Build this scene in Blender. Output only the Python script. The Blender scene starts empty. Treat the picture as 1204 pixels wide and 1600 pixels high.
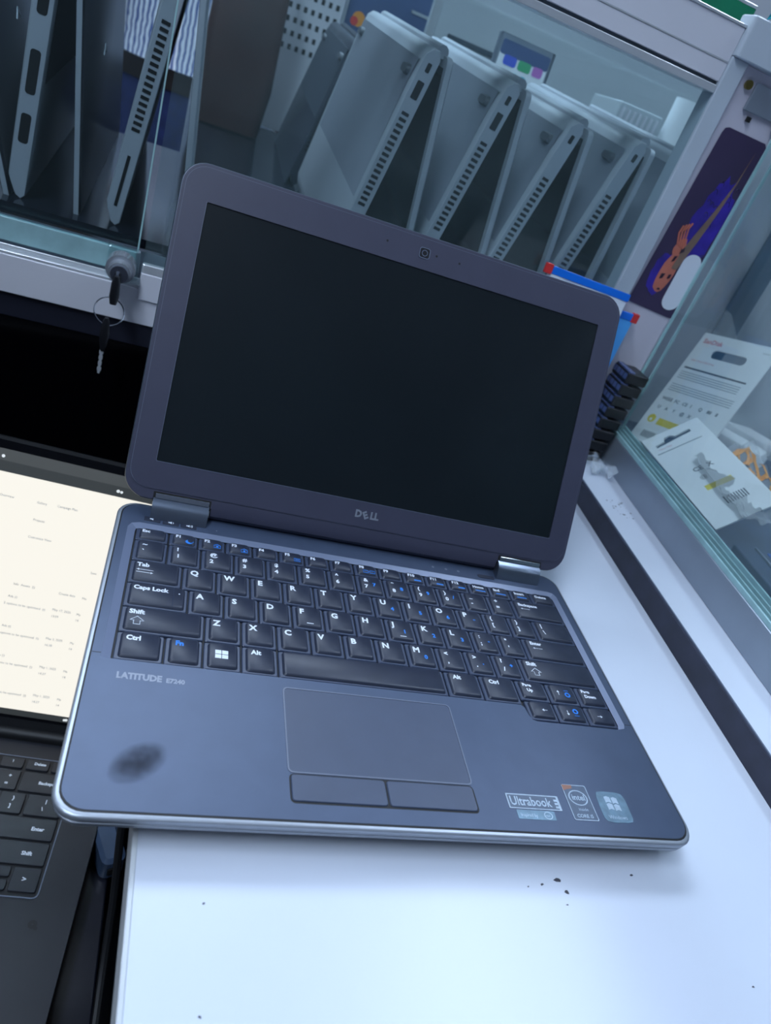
import bpy, math, random
from mathutils import Vector, Matrix, noise
from mathutils.geometry import tessellate_polygon

S = 0.001                       # all lengths below are millimetres
scene = bpy.context.scene
COL = scene.collection
random.seed(4)

# ------------------------------------------------------------------ camera
CR = [(0.9252225, -0.1919062, 0.3273154), (0.1642120, -0.5751549, -0.8013934), (0.3420494, 0.7952163, -0.5006329)]
cam_d = bpy.data.cameras.new('camera')
cam = bpy.data.objects.new('camera', cam_d); COL.objects.link(cam)
cam.matrix_world = Matrix(((CR[0][0], -CR[1][0], -CR[2][0], -0.149576),
                           (CR[0][1], -CR[1][1], -CR[2][1], -0.176220),
                           (CR[0][2], -CR[1][2], -CR[2][2], 0.272653), (0, 0, 0, 1)))
cam_d.sensor_fit = 'VERTICAL'; cam_d.sensor_height = 36.0
cam_d.lens = 1137.99 * 36 / 1600
cam_d.clip_start = 0.01; cam_d.clip_end = 50
cam_d.dof.use_dof = True; cam_d.dof.focus_distance = 0.42; cam_d.dof.aperture_fstop = 11
scene.camera = cam

# ------------------------------------------------------------------ world, exposure
w = bpy.data.worlds.new('world'); scene.world = w; w.use_nodes = True
w.node_tree.nodes['Background'].inputs[0].default_value = (0.55, 0.75, 1, 1)
w.node_tree.nodes['Background'].inputs[1].default_value = 0.3
vs = scene.view_settings
vs.view_transform = 'Standard'; vs.look = 'None'; vs.gamma = 1; vs.use_curve_mapping = False
vs.exposure = 0.0
LIGHT = (0.67, 0.81, 1.0)
# ceiling lamps: x, y (mm), length x, length y, strength
PANELS = [(-350, 1450, 1500, 620, 14), (-800, -500, 260, 1200, 36), (1000, 500, 260, 1200, 19)]
CEIL = 1750

# ------------------------------------------------------------------ materials
def lin(c):
    return tuple(((v / 255) / 12.92 if v / 255 <= 0.04045 else ((v / 255 + 0.055) / 1.055) ** 2.4) for v in c[:3]) + (1,)
MATS = {}
def mat(name, col, rough=0.5, metal=0.0, spec=0.5, var=0.0, scale=40, bump=0.0, bscale=400, emit=0.0, coat=0.0):
    m = bpy.data.materials.new(name); m.use_nodes = True
    nt = m.node_tree; b = nt.nodes['Principled BSDF']
    b.inputs['Base Color'].default_value = lin(col)
    b.inputs['Roughness'].default_value = rough; b.inputs['Metallic'].default_value = metal
    b.inputs['Specular IOR Level'].default_value = spec
    b.inputs['Coat Weight'].default_value = coat
    if emit:
        b.inputs['Emission Color'].default_value = lin(col); b.inputs['Emission Strength'].default_value = emit
    tc = nt.nodes.new('ShaderNodeTexCoord')
    if var:
        n = nt.nodes.new('ShaderNodeTexNoise'); n.inputs['Scale'].default_value = scale; n.inputs['Detail'].default_value = 5
        r = nt.nodes.new('ShaderNodeValToRGB')
        a = lin(col)
        r.color_ramp.elements[0].color = tuple(v * (1 - var) for v in a[:3]) + (1,)
        r.color_ramp.elements[1].color = tuple(min(1, v * (1 + var)) for v in a[:3]) + (1,)
        r.color_ramp.elements[0].position = 0.3; r.color_ramp.elements[1].position = 0.7
        nt.links.new(tc.outputs['Object'], n.inputs['Vector']); nt.links.new(n.outputs['Fac'], r.inputs['Fac'])
        nt.links.new(r.outputs['Color'], b.inputs['Base Color'])
    if bump:
        n2 = nt.nodes.new('ShaderNodeTexNoise'); n2.inputs['Scale'].default_value = bscale; n2.inputs['Detail'].default_value = 2
        bp = nt.nodes.new('ShaderNodeBump'); bp.inputs['Strength'].default_value = bump; bp.inputs['Distance'].default_value = 0.0004
        nt.links.new(tc.outputs['Object'], n2.inputs['Vector']); nt.links.new(n2.outputs['Fac'], bp.inputs['Height'])
        nt.links.new(bp.outputs['Normal'], b.inputs['Normal'])
    MATS[name] = m
    return m
def glass_mat(name, tint, refl=1.0, haze=0.0, hazecol=(170, 200, 205), rough=0.0):
    m = bpy.data.materials.new(name); m.use_nodes = True; nt = m.node_tree
    for n in list(nt.nodes): nt.nodes.remove(n)
    out = nt.nodes.new('ShaderNodeOutputMaterial')
    tr = nt.nodes.new('ShaderNodeBsdfTransparent'); tr.inputs[0].default_value = lin(tint)
    gl = nt.nodes.new('ShaderNodeBsdfGlossy'); gl.inputs['Roughness'].default_value = rough
    gl.inputs[0].default_value = (refl, refl, refl, 1)
    fr = nt.nodes.new('ShaderNodeFresnel'); fr.inputs[0].default_value = 1.5
    mx = nt.nodes.new('ShaderNodeMixShader')
    ge = nt.nodes.new('ShaderNodeNewGeometry'); su = nt.nodes.new('ShaderNodeMath'); su.operation = 'SUBTRACT'; su.inputs[0].default_value = 1.0
    mu = nt.nodes.new('ShaderNodeMath'); mu.operation = 'MULTIPLY'      # the entry face alone reflects
    nt.links.new(ge.outputs['Backfacing'], su.inputs[1]); nt.links.new(su.outputs[0], mu.inputs[0]); nt.links.new(fr.outputs[0], mu.inputs[1])
    nt.links.new(mu.outputs[0], mx.inputs[0]); nt.links.new(tr.outputs[0], mx.inputs[1]); nt.links.new(gl.outputs[0], mx.inputs[2])
    last = mx
    if haze:
        df = nt.nodes.new('ShaderNodeBsdfDiffuse'); df.inputs[0].default_value = lin(hazecol)
        m2 = nt.nodes.new('ShaderNodeMixShader')
        tc = nt.nodes.new('ShaderNodeTexCoord'); ns = nt.nodes.new('ShaderNodeTexNoise'); ns.inputs['Scale'].default_value = 9; ns.inputs['Detail'].default_value = 6
        mr = nt.nodes.new('ShaderNodeMapRange'); mr.inputs[1].default_value = 0.3; mr.inputs[2].default_value = 0.75
        mr.inputs[3].default_value = haze * 0.5; mr.inputs[4].default_value = haze * 1.5
        nt.links.new(tc.outputs['Object'], ns.inputs['Vector']); nt.links.new(ns.outputs['Fac'], mr.inputs[0]); nt.links.new(mr.outputs[0], m2.inputs[0])
        nt.links.new(mx.outputs[0], m2.inputs[1]); nt.links.new(df.outputs[0], m2.inputs[2]); last = m2
    nt.links.new(last.outputs[0], out.inputs[0])
    MATS[name] = m
    return m
M = MATS
mat('worktop_white', (202, 208, 221), 0.32, spec=0.5, var=0.03, scale=6)
mat('edge_band', (196, 200, 204), 0.4)
mat('dark_side', (20, 21, 30), 0.25, var=0.4, scale=8)
mat('riser_black', (40, 42, 58), 0.45, var=0.25, scale=50)
mat('ledge_white', (202, 208, 220), 0.35, var=0.04, scale=9)
mat('silver_alu', (150, 160, 172), 0.38, metal=0.55, var=0.05, scale=20)
mat('alu_bright', (214, 218, 222), 0.3, metal=0.5)
mat('white_alu', (214, 214, 222), 0.42, var=0.03, scale=8)
mat('post_alu', (186, 196, 206), 0.35, var=0.04, scale=8)
mat('lavender_panel', (196, 192, 204), 0.6, var=0.03, scale=6)
mat('groove_dark', (60, 74, 86), 0.6)
mat('black_glass', (4, 4, 7), 0.12, spec=0.35)
mat('apron_navy', (26, 28, 42), 0.5)
mat('case_floor', (18, 21, 30), 0.12, var=0.3, scale=10)
mat('case_back', (186, 194, 200), 0.6, var=0.06, scale=5)
mat('teal_edge', (150, 186, 190), 0.2, var=0.12, scale=60)
mat('glass_edge', (168, 206, 208), 0.2)
glass_mat('glass', (243, 249, 250), 1.0, haze=0.05)
glass_mat('glass_clear', (243, 249, 250), 0.8, haze=0.012)
glass_mat('glass_side', (252, 254, 254), 0.8, haze=0.035)
glass_mat('roof_glass', (244, 250, 250), 1.0)
glass_mat('film', (246, 249, 251), 1.0, haze=0.22, hazecol=(240, 244, 248), rough=0.15)
mat('wall_paint', (206, 212, 220), 0.8)
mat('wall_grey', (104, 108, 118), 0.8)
mat('ceiling_paint', (226, 228, 232), 0.9)
mat('floor_tile', (120, 124, 130), 0.4, var=0.15, scale=3)
mat('lamp_frame', (220, 222, 224), 0.5)
mat('magnesium', (68, 80, 103), 0.42, metal=0.3, var=0.05, scale=60)
mat('silver_rim', (160, 166, 176), 0.4, metal=0.6)
mat('base_black', (16, 17, 20), 0.55)
mat('kb_well', (10, 11, 15), 0.6)
mat('surround', (104, 114, 138), 0.36, metal=0.2)
mat('key_plastic', (38, 44, 60), 0.42, spec=0.45, var=0.08, scale=90, bump=0.1, bscale=3000)
mat('key_base', (50, 60, 82), 0.4, spec=0.5)
mat('legend_white', (214, 220, 230), 0.6)
mat('legend_blue', (28, 120, 214), 0.6)
mat('print_grey', (136, 142, 156), 0.5)
mat('touchpad_grey', (60, 70, 92), 0.42, var=0.05, scale=60, bump=0.08, bscale=2500)
mat('pad_outline', (96, 104, 122), 0.35)
mat('lid_plastic', (60, 61, 79), 0.45, spec=0.5, var=0.04, scale=60, bump=0.12, bscale=2500)
mat('lid_shell', (70, 78, 92), 0.38, metal=0.35)
mat('screen_dark', (20, 27, 31), 0.24, spec=0.5, var=0.2, scale=8)
mat('hinge_metal', (120, 130, 146), 0.28, metal=0.85)
mat('lock_metal', (206, 212, 220), 0.24, metal=0.75)
mat('chrome', (225, 230, 236), 0.12, metal=1.0)
mat('logo_silver', (170, 176, 188), 0.3, metal=0.6)
mat('sticker_dark', (70, 84, 104), 0.3, var=0.12, scale=300)
mat('sticker_teal', (100, 126, 144), 0.25, metal=0.2, var=0.2, scale=200)
mat('sticker_print', (158, 174, 190), 0.4, var=0.15, scale=400)
mat('sticker_orange', (136, 92, 76), 0.4)
mat('dark_plastic', (28, 30, 38), 0.45, var=0.08, scale=30, bump=0.1, bscale=2500)
mat('dark_key', (30, 33, 41), 0.4, spec=0.5)
mat('dark_well', (18, 19, 24), 0.5)
mat('tab_grey', (88, 88, 84), 0.5, emit=0.25)
mat('bar_grey', (70, 71, 68), 0.5, emit=0.2)
mat('icon_white', (235, 235, 230), 0.5, emit=0.6)
mat('hp_silver_lit', (186, 190, 198), 0.4, metal=0.15, var=0.04, scale=20)  # silver lightened to carry the front lamp's light on the edges
mat('hp_base_dim', (146, 151, 162), 0.45, metal=0.2, var=0.05, scale=20)  # darker copy for the undersides; the difference in light is in the colour
mat('hp_dark', (58, 62, 74), 0.35, metal=0.3, var=0.15, scale=9)
mat('hp_lid_black', (24, 27, 40), 0.3, spec=0.6, var=0.3, scale=8)
mat('vent_black', (6, 7, 9), 0.7)
mat('hp_screen', (8, 9, 13), 0.12)
mat('rubber', (92, 96, 104), 0.5)
mat('paper_white', (226, 230, 232), 0.6, var=0.04, scale=30)
mat('card_white', (226, 230, 232), 0.5, var=0.03, scale=30)
mat('print_black', (62, 70, 82), 0.6)
mat('print_mid', (150, 160, 168), 0.6)
mat('print_red', (196, 92, 104), 0.6)
mat('print_yellow', (214, 196, 60), 0.5)
mat('print_orange', (224, 150, 62), 0.45)
mat('box_blue', (30, 96, 186), 0.4)
mat('box_navy', (56, 72, 96), 0.4, var=0.3, scale=30)
mat('bag_blue', (80, 168, 240), 0.35, var=0.12, scale=25)
mat('zip_blue', (10, 110, 222), 0.3)
mat('red_plastic', (206, 48, 48), 0.4)
mat('pouch_white', (220, 226, 236), 0.4)
mat('black_plastic', (20, 21, 26), 0.4)
mat('small_key', (76, 88, 126), 0.4)
mat('poster_purple', (58, 46, 78), 0.5, var=0.1, scale=20)
mat('poster_hair', (52, 34, 150), 0.5, var=0.35, scale=60)
mat('poster_hair_dark', (30, 22, 84), 0.5)
mat('poster_horn', (128, 104, 90), 0.5, var=0.15, scale=60)
mat('poster_skin', (196, 112, 92), 0.5, var=0.1, scale=80)
mat('poster_ink', (50, 32, 50), 0.5)
mat('brass', (150, 136, 80), 0.25, metal=0.9)
mat('green_trim', (10, 120, 84), 0.5, var=0.08, scale=30)
mat('teal_plastic', (60, 176, 190), 0.25, var=0.4, scale=80)
mat('grey_item', (120, 128, 136), 0.5)
mat('shirt', (170, 190, 226), 0.8)
mat('jeans', (30, 44, 92), 0.85, var=0.25, scale=50)
mat('belt', (32, 26, 26), 0.5)
mat('skin', (112, 76, 60), 0.55, var=0.06, scale=30)
mat('hair', (22, 18, 18), 0.6)
mat('shoe', (30, 30, 34), 0.5)
mat('brown_bag', (56, 25, 18), 0.6, var=0.3, scale=12)
mat('board_blue', (72, 92, 134), 0.5, var=0.08, scale=10)
mat('board_white', (240, 244, 248), 0.5)
mat('orange_dot', (236, 150, 40), 0.5)
mat('red_dot', (214, 60, 50), 0.5)
mat('mark_blue', (70, 96, 214), 0.5)
mat('mark_green', (70, 176, 120), 0.5)
mat('mark_cyan', (60, 186, 204), 0.5)
mat('mark_pink', (196, 120, 200), 0.5)
mat('red_box', (160, 30, 40), 0.5)
mat('gum_blue', (24, 70, 150), 0.5)
mat('reflection_blue', (52, 84, 108), 0.4, var=0.2, scale=30)  # colour of a dark band reflected in the side glass
# page: light from the backlit display
pm = bpy.data.materials.new('lit_page'); pm.use_nodes = True
_n = pm.node_tree.nodes; _b = _n['Principled BSDF']; _b.inputs['Base Color'].default_value = (0.02, 0.02, 0.02, 1)
_b.inputs['Emission Color'].default_value = (1.0, 0.97, 0.88, 1); _b.inputs['Emission Strength'].default_value = 0.95; M['lit_page'] = pm
pm = mat('lamp_glow', (255, 255, 255), 0.5)
_lb = M['lamp_glow'].node_tree.nodes['Principled BSDF']; _lb.inputs['Emission Color'].default_value = LIGHT + (1,)
# greasy mark on the palm rest: fades out with its own outline
sm = bpy.data.materials.new('grease'); sm.use_nodes = True; _t = sm.node_tree
_p = _t.nodes['Principled BSDF']; _p.inputs['Base Color'].default_value = lin((48, 54, 70)); _p.inputs['Roughness'].default_value = 0.75
_c = _t.nodes.new('ShaderNodeTexCoord'); _g = _t.nodes.new('ShaderNodeTexGradient'); _g.gradient_type = 'SPHERICAL'
_mp = _t.nodes.new('ShaderNodeMapping'); _mp.inputs['Scale'].default_value = (70, 110, 1)
_ns = _t.nodes.new('ShaderNodeTexNoise'); _ns.inputs['Scale'].default_value = 160; _mu = _t.nodes.new('ShaderNodeMath'); _mu.operation = 'MULTIPLY'
_m2 = _t.nodes.new('ShaderNodeMath'); _m2.operation = 'MULTIPLY'; _m2.inputs[1].default_value = 1.1; _m2.use_clamp = True
_t.links.new(_c.outputs['Object'], _mp.inputs[0]); _t.links.new(_mp.outputs[0], _g.inputs[0]); _t.links.new(_c.outputs['Object'], _ns.inputs[0])
_t.links.new(_g.outputs['Fac'], _mu.inputs[0]); _t.links.new(_ns.outputs['Fac'], _mu.inputs[1]); _t.links.new(_mu.outputs[0], _m2.inputs[0]); _t.links.new(_m2.outputs[0], _p.inputs['Alpha'])
M['grease'] = sm
# shirt stripes
_nt = M['shirt'].node_tree; _tc = _nt.nodes.new('ShaderNodeTexCoord'); _wv = _nt.nodes.new('ShaderNodeTexWave')
_wv.inputs['Scale'].default_value = 34; _wv.inputs['Distortion'].default_value = 2.5; _wv.inputs['Detail'].default_value = 1; _wv.inputs['Detail Scale'].default_value = 1.5
_cr = _nt.nodes.new('ShaderNodeValToRGB'); _cr.color_ramp.elements[0].color = lin((84, 104, 160)); _cr.color_ramp.elements[1].color = lin((236, 242, 252))
_cr.color_ramp.elements[0].position = 0.25; _cr.color_ramp.elements[1].position = 0.55
_nt.links.new(_tc.outputs['Object'], _wv.inputs['Vector']); _nt.links.new(_wv.outputs['Fac'], _cr.inputs['Fac'])
_nt.links.new(_cr.outputs['Color'], _nt.nodes['Principled BSDF'].inputs['Base Color'])

# ------------------------------------------------------------------ mesh helpers
class MB:
    def __init__(s): s.v = []; s.f = []; s.mi = []; s.cur = 0
    def add(s, vs, fs, X=None):
        o = len(s.v)
        s.v += [tuple(X @ Vector(p)) if X is not None else tuple(p) for p in vs]
        for f in fs: s.f.append(tuple(i + o for i in f)); s.mi.append(s.cur)
        return s
    def box(s, x0, x1, y0, y1, z0, z1, X=None):
        vs = [(x, y, z) for z in (z0, z1) for y in (y0, y1) for x in (x0, x1)]
        return s.add(vs, [(0, 2, 3, 1), (4, 5, 7, 6), (0, 1, 5, 4), (2, 6, 7, 3), (0, 4, 6, 2), (1, 3, 7, 5)], X)
    def loft(s, rings, X=None, cap0=True, cap1=True, closed=True):
        n = len(rings[0]); vs = [p for r in rings for p in r]; fs = []
        for k in range(len(rings) - 1):
            for i in range(n if closed else n - 1):
                j = (i + 1) % n
                fs.append((k * n + i, k * n + j, (k + 1) * n + j, (k + 1) * n + i))
        if cap0: fs.append(tuple(reversed(range(n))))
        if cap1: fs.append(tuple((len(rings) - 1) * n + i for i in range(n)))
        return s.add(vs, fs, X)
    def rbox(s, x0, x1, y0, y1, z0, z1, r=2, c=0.5, n=3, X=None):
        return s.loft([rr(x0 + c, x1 - c, y0 + c, y1 - c, max(r - c, .01), z0, n), rr(x0, x1, y0, y1, r, z0 + c, n),
                       rr(x0, x1, y0, y1, r, z1 - c, n), rr(x0 + c, x1 - c, y0 + c, y1 - c, max(r - c, .01), z1, n)], X)
    def poly(s, pts, z0, z1, X=None):
        return s.loft([[(x, y, z0) for x, y in pts], [(x, y, z1) for x, y in pts]], X)
    def cyl(s, a, b, r, n=16, r2=None, X=None):
        a = Vector(a); b = Vector(b); d = (b - a).normalized(); t = Vector((0, 0, 1)) if abs(d.z) < .9 else Vector((1, 0, 0))
        u = d.cross(t).normalized(); w_ = u.cross(d) * -1
        r2 = r if r2 is None else r2
        ring = lambda c, q: [tuple(c + (u * math.cos(k * 2 * math.pi / n) + d.cross(u) * math.sin(k * 2 * math.pi / n)) * q) for k in range(n)]
        return s.loft([ring(a, r), ring(b, r2)], X)
    def tube(s, pts, r, n=8, X=None, closed=False):
        P = [Vector(p) for p in pts]; rings = []; up = None
        for i, p in enumerate(P):
            if closed: d = (P[(i + 1) % len(P)] - P[i - 1]).normalized()
            else: d = (P[min(i + 1, len(P) - 1)] - P[max(i - 1, 0)]).normalized()
            if up is None:
                t = Vector((0, 0, 1)) if abs(d.z) < .9 else Vector((1, 0, 0)); u = d.cross(t).normalized()
            else: u = (up - d * up.dot(d)).normalized()
            up = u; v = d.cross(u)
            rings.append([tuple(p + (u * math.cos(k * 2 * math.pi / n) + v * math.sin(k * 2 * math.pi / n)) * r) for k in range(n)])
        if closed: rings.append(rings[0])
        return s.loft(rings, X, cap0=not closed, cap1=not closed)
    def hole(s, outer, holes, z0, z1, X=None):       # plate with holes
        loops = [outer] + holes
        tri = tessellate_polygon([[Vector((x, y, 0)) for x, y in l] for l in loops])
        pts = [p for l in loops for p in l]; n = len(pts)
        vs = [(x, y, z0) for x, y in pts] + [(x, y, z1) for x, y in pts]; fs = []
        for t in tri:
            a, b, c = [Vector((*pts[i], 0)) for i in t]
            if (b - a).cross(c - a).z < 0: t = (t[0], t[2], t[1])
            fs.append((t[0] + n, t[1] + n, t[2] + n)); fs.append((t[2], t[1], t[0]))
        o = 0
        for li, l in enumerate(loops):
            area = sum(l[i][0] * l[(i + 1) % len(l)][1] - l[(i + 1) % len(l)][0] * l[i][1] for i in range(len(l)))
            for i in range(len(l)):
                j = (i + 1) % len(l); a, b = o + i, o + j
                q = (a, b, b + n, a + n)
                if (area > 0) != (li == 0): q = q[::-1]
                fs.append(q)
            o += len(l)
        return s.add(vs, fs, X)
    def build(s, name, m, parent=None, smooth=False, angle=35, X=None):
        me = bpy.data.meshes.new(name)
        me.from_pydata([(x * S, y * S, z * S) for x, y, z in s.v], [], s.f)
        for mm in (m if isinstance(m, (list, tuple)) else [m]): me.materials.append(M[mm])
        if isinstance(m, (list, tuple)): me.polygons.foreach_set('material_index', s.mi)
        me.update()
        if smooth:
            me.polygons.foreach_set('use_smooth', [True] * len(me.polygons))
            me.set_sharp_from_angle(angle=math.radians(angle))
        o = bpy.data.objects.new(name, me); COL.objects.link(o)
        if parent is not None: o.parent = parent
        if X is not None: o.matrix_local = Matrix.Translation(X.translation * S) @ X.to_3x3().to_4x4()
        return o
def rr(x0, x1, y0, y1, r, z, n=3):                   # rounded rectangle ring, counter-clockwise
    out = []
    for cx, cy, a0 in ((x1 - r, y0 + r, -90), (x1 - r, y1 - r, 0), (x0 + r, y1 - r, 90), (x0 + r, y0 + r, 180)):
        for k in range(n + 1):
            a = math.radians(a0 + 90 * k / n); out.append((cx + r * math.cos(a), cy + r * math.sin(a), z))
    return out
def rr2(*a, **k): return [(p[0], p[1]) for p in rr(*a[:5], 0, **k)]
def frame(o, u, v, w_=None):                          # matrix from origin + axes, mm
    u = Vector(u).normalized(); v = Vector(v); v = (v - u * v.dot(u)).normalized(); w_ = u.cross(v)
    return Matrix(((u.x, v.x, w_.x, o[0]), (u.y, v.y, w_.y, o[1]), (u.z, v.z, w_.z, o[2]), (0, 0, 0, 1)))
def T(x, y, z): return Matrix.Translation((x, y, z))
def empty(name, loc, rz=0, mw=None):
    o = bpy.data.objects.new(name, None); COL.objects.link(o); o.empty_display_size = 0.02
    if mw is not None: o.matrix_world = Matrix.Translation(mw.translation * S) @ mw.to_3x3().to_4x4()
    else: o.location = [c * S for c in loc]; o.rotation_euler = (0, 0, math.radians(rz))
    return o
def tag(o, label=None, cat=None, group=None, kind=None):
    if label: o['label'] = label
    if cat: o['category'] = cat
    if group: o['group'] = group
    if kind: o['kind'] = kind
    return o
_tx = {}
def text(body, bold=0.0):
    k = (body, bold)
    if k not in _tx:
        c = bpy.data.curves.new('t', 'FONT'); c.body = body; c.size = 1; c.offset = bold; c.resolution_u = 2
        o = bpy.data.objects.new('t', c); COL.objects.link(o); bpy.context.view_layer.update()
        me = bpy.data.meshes.new_from_object(o.evaluated_get(bpy.context.evaluated_depsgraph_get()))
        _tx[k] = ([tuple(v.co) for v in me.vertices], [tuple(p.vertices) for p in me.polygons])
        bpy.data.objects.remove(o); bpy.data.curves.remove(c); bpy.data.meshes.remove(me)
    return _tx[k]
def put(mb, body, x, y, size, z=0.0, sx=1.0, bold=0.0, X=None, center=False):
    vs, fs = text(body, bold)
    if not vs: return
    ox = -(min(v[0] for v in vs) + max(v[0] for v in vs)) / 2 if center else 0
    A = T(x, y, z) @ Matrix.Diagonal((size * sx, size, 1, 1)) @ T(ox, 0, 0)
    mb.add(vs, fs, X @ A if X is not None else A)
def quad(mb, x0, x1, y0, y1, z, X=None): mb.add([(x0, y0, z), (x1, y0, z), (x1, y1, z), (x0, y1, z)], [(0, 1, 2, 3)], X)
def pgon(mb, pts, z, X=None): mb.add([(x, y, z) for x, y in pts], [tuple(range(len(pts)))], X)
def ringp(mb, cx, cy, r0, r1, z, n=20, ey=1.0, X=None, a0=0, a1=360):
    vs = []; fs = []
    for k in range(n + 1):
        a = math.radians(a0 + (a1 - a0) * k / n)
        vs += [(cx + r0 * math.cos(a), cy + r0 * ey * math.sin(a), z), (cx + r1 * math.cos(a), cy + r1 * ey * math.sin(a), z)]
    for k in range(n): fs.append((2 * k, 2 * k + 1, 2 * k + 3, 2 * k + 2))
    mb.add(vs, fs, X)

# ------------------------------------------------------------------ room
def structure(name, mb, m, **k):
    o = mb.build(name, m, **k); o['kind'] = 'structure'; return o
structure('floor', MB().box(-2200, 2600, -2200, 2800, -1010, -970), 'floor_tile')
structure('ceiling', MB().box(-2200, 2600, -2200, 2800, CEIL, CEIL + 40), 'ceiling_paint')
structure('wall_back', MB().box(-2200, 2600, 2760, 2800, -970, CEIL), 'wall_paint')
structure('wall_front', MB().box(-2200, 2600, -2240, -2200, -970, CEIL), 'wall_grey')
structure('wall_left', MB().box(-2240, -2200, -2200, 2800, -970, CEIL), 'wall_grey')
structure('wall_right', MB().box(2600, 2640, -2200, 2800, -970, CEIL), 'wall_paint')
_places = ['above the space behind the display case', 'above the left of the counter', 'above the right display case']
for i, (x, y, lx, ly, st) in enumerate(PANELS):
    e = tag(empty('ceiling_lamp', (x, y, CEIL)), 'long white ceiling lamp ' + _places[i], 'lamp', 'ceiling lamps')
    MB().rbox(-lx / 2 - 15, lx / 2 + 15, -ly / 2 - 15, ly / 2 + 15, -30, 0, 5, 2).build('lamp_body', 'lamp_frame', e)
    g = mat('lamp_glow_%d' % i, (255, 255, 255), 0.5)
    bs = g.node_tree.nodes['Principled BSDF']; bs.inputs['Emission Color'].default_value = LIGHT + (1,); bs.inputs['Emission Strength'].default_value = st
    MB().rbox(-lx / 2, lx / 2, -ly / 2, ly / 2, -38, -30.2, 5, 2).build('diffuser', 'lamp_glow_%d' % i, e)

# ------------------------------------------------------------------ counter
counter = tag(empty('counter', (0, 0, -970)), 'white topped shop counter the open laptop stands on', 'counter')
cz = T(0, 0, 970)
def strip_x(y): return 252 + (y - 29) * 19.5 / 339
MB().hole([(-119, -900), (strip_x(-900), -900), (strip_x(460), 460), (-119, 460)], [], -38, -20, cz).build('worktop', 'worktop_white', counter)
MB().rbox(-121.2, -119.02, -900, 458, -38.5, -20.1, .8, .3, X=cz).build('edge_band', 'edge_band', counter)
MB().box(-92, 250, -880, 440, -968, -38.3, cz).build('cabinet_side', 'dark_side', counter)
MB().hole([(strip_x(-900) + .1, -900), (strip_x(-900) + 1.6, -900), (strip_x(459) + 1.6, 459), (strip_x(459) + .1, 459)], [], -38, -.8, cz).build('black_riser', 'riser_black', counter)
MB().hole([(strip_x(-900) + 1.7, -900), (strip_x(-900) + 3, -900), (strip_x(459) + 3, 459), (strip_x(459) + 1.7, 459)], [], -38, .3, cz).build('trim_edge', 'pad_outline', counter)
def band_x(y): return 302 + 0.0783 * (y - 148)
MB().hole([(strip_x(-900) + 3.1, -900), (900, -900), (900, 459), (strip_x(459) + 3.1, 459)], [], -38, 0, cz).build('raised_ledge', 'ledge_white', counter)
MB().box(262, 890, -880, 440, -968, -38.3, cz).build('lower_cabinet', 'lavender_panel', counter)
# chips and specks on the worktop
ck = MB()
for px_, py_, r_ in ((78, -14, 2.2), (80.5, -20, 1.3), (68, -16, .9), (123, -12, 1), (163, -66, .9), (-92, -22, .8), (-93, -62, .7), (60, -17, .6), (78, -26, .8)):
    pgon(ck, [(px_ + r_ * math.cos(a) * random.uniform(.5, 1.4), py_ + r_ * math.sin(a) * random.uniform(.3, 1)) for a in [k * 1.047 for k in range(6)]], -19.95, cz)
for k in range(26):
    x = random.uniform(285, 305); y = random.uniform(318, 350); r_ = random.uniform(.4, 1.4)
    pgon(ck, [(x + r_ * math.cos(a), y + r_ * math.sin(a) * .7) for a in [j * 1.047 for j in range(6)]], .06, cz)
tag(ck.build('dirt_speck', 'riser_black', counter), kind='stuff')

# ------------------------------------------------------------------ main laptop
lap = tag(empty('laptop', (0, 0, 0), -1.8), 'open black laptop with silver rim standing in the middle of the white counter', 'laptop')
YF, YB = -3.0, 213.0
X0, X1 = -155.3, 156.3
def band(z, ins, r=12): return rr(X0 + ins, X1 - ins, YF + ins, YB - ins * .7, r - ins * .6, z, 6)
MB().loft([band(-8.2, 2.2), band(-7.0, 1.0), band(-4.6, .5), band(-4.2, 1.0), band(-3.8, .4), band(-1.2, 0), band(-.3, .5), band(-.05, 1.4), band(-.1, 3)], cap1=False).build('silver_rim', 'silver_rim', lap, smooth=True, angle=50)
MB().loft([rr(X0 + 20, X1 - 20, 14, YB - 12, 14, -18, 5), rr(X0 + 15, X1 - 15, 9, YB - 8, 16, -17, 5), rr(X0 + 5, X1 - 5, 2, YB - 3, 14, -10, 5), rr(X0 + 3, X1 - 3, 0, YB - 2, 12, -8.1, 5)]).build('base_shell', 'base_black', lap, smooth=True)
for sx, sy in ((-118, 22), (118, 22), (-118, 188), (118, 188)):
    MB().rbox(sx - 16, sx + 16, sy - 3.5, sy + 3.5, -20, -17.9, 3, .6).build('rubber_foot', 'rubber', lap)
# deck plate with the keyboard opening
HW = [(-143.3, 80.2), (80.5, 80.2), (82.6, 78.6), (83.4, 73), (85, 70.3), (88, 69.4), (141.6, 69.4), (144.2, 70.6), (145.2, 73.4), (145.2, 185.6), (144.2, 187.6), (142.2, 188.2), (-140.8, 188.2), (-142.8, 187.4), (-143.3, 185.2)]
HO = [(-147.8, 80.4)] + [(80.9, 80.2), (82.8, 78.6), (83.6, 73), (85, 70.1), (88, 69.2), (142.4, 69.2), (147.6, 70.4), (149.0, 73.4), (149.0, 188), (147.2, 191.4), (143.2, 192.6), (-141.6, 192.6), (-146.0, 190.8), (-147.8, 187)]
PL = rr2(X0 + 3.1, X1 - 2.4, .3, YB - 2.2, 10.5, n=6)
MB().hole(PL, [HO], -1.2, 0.15).build('palm_rest', 'magnesium', lap)
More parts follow.
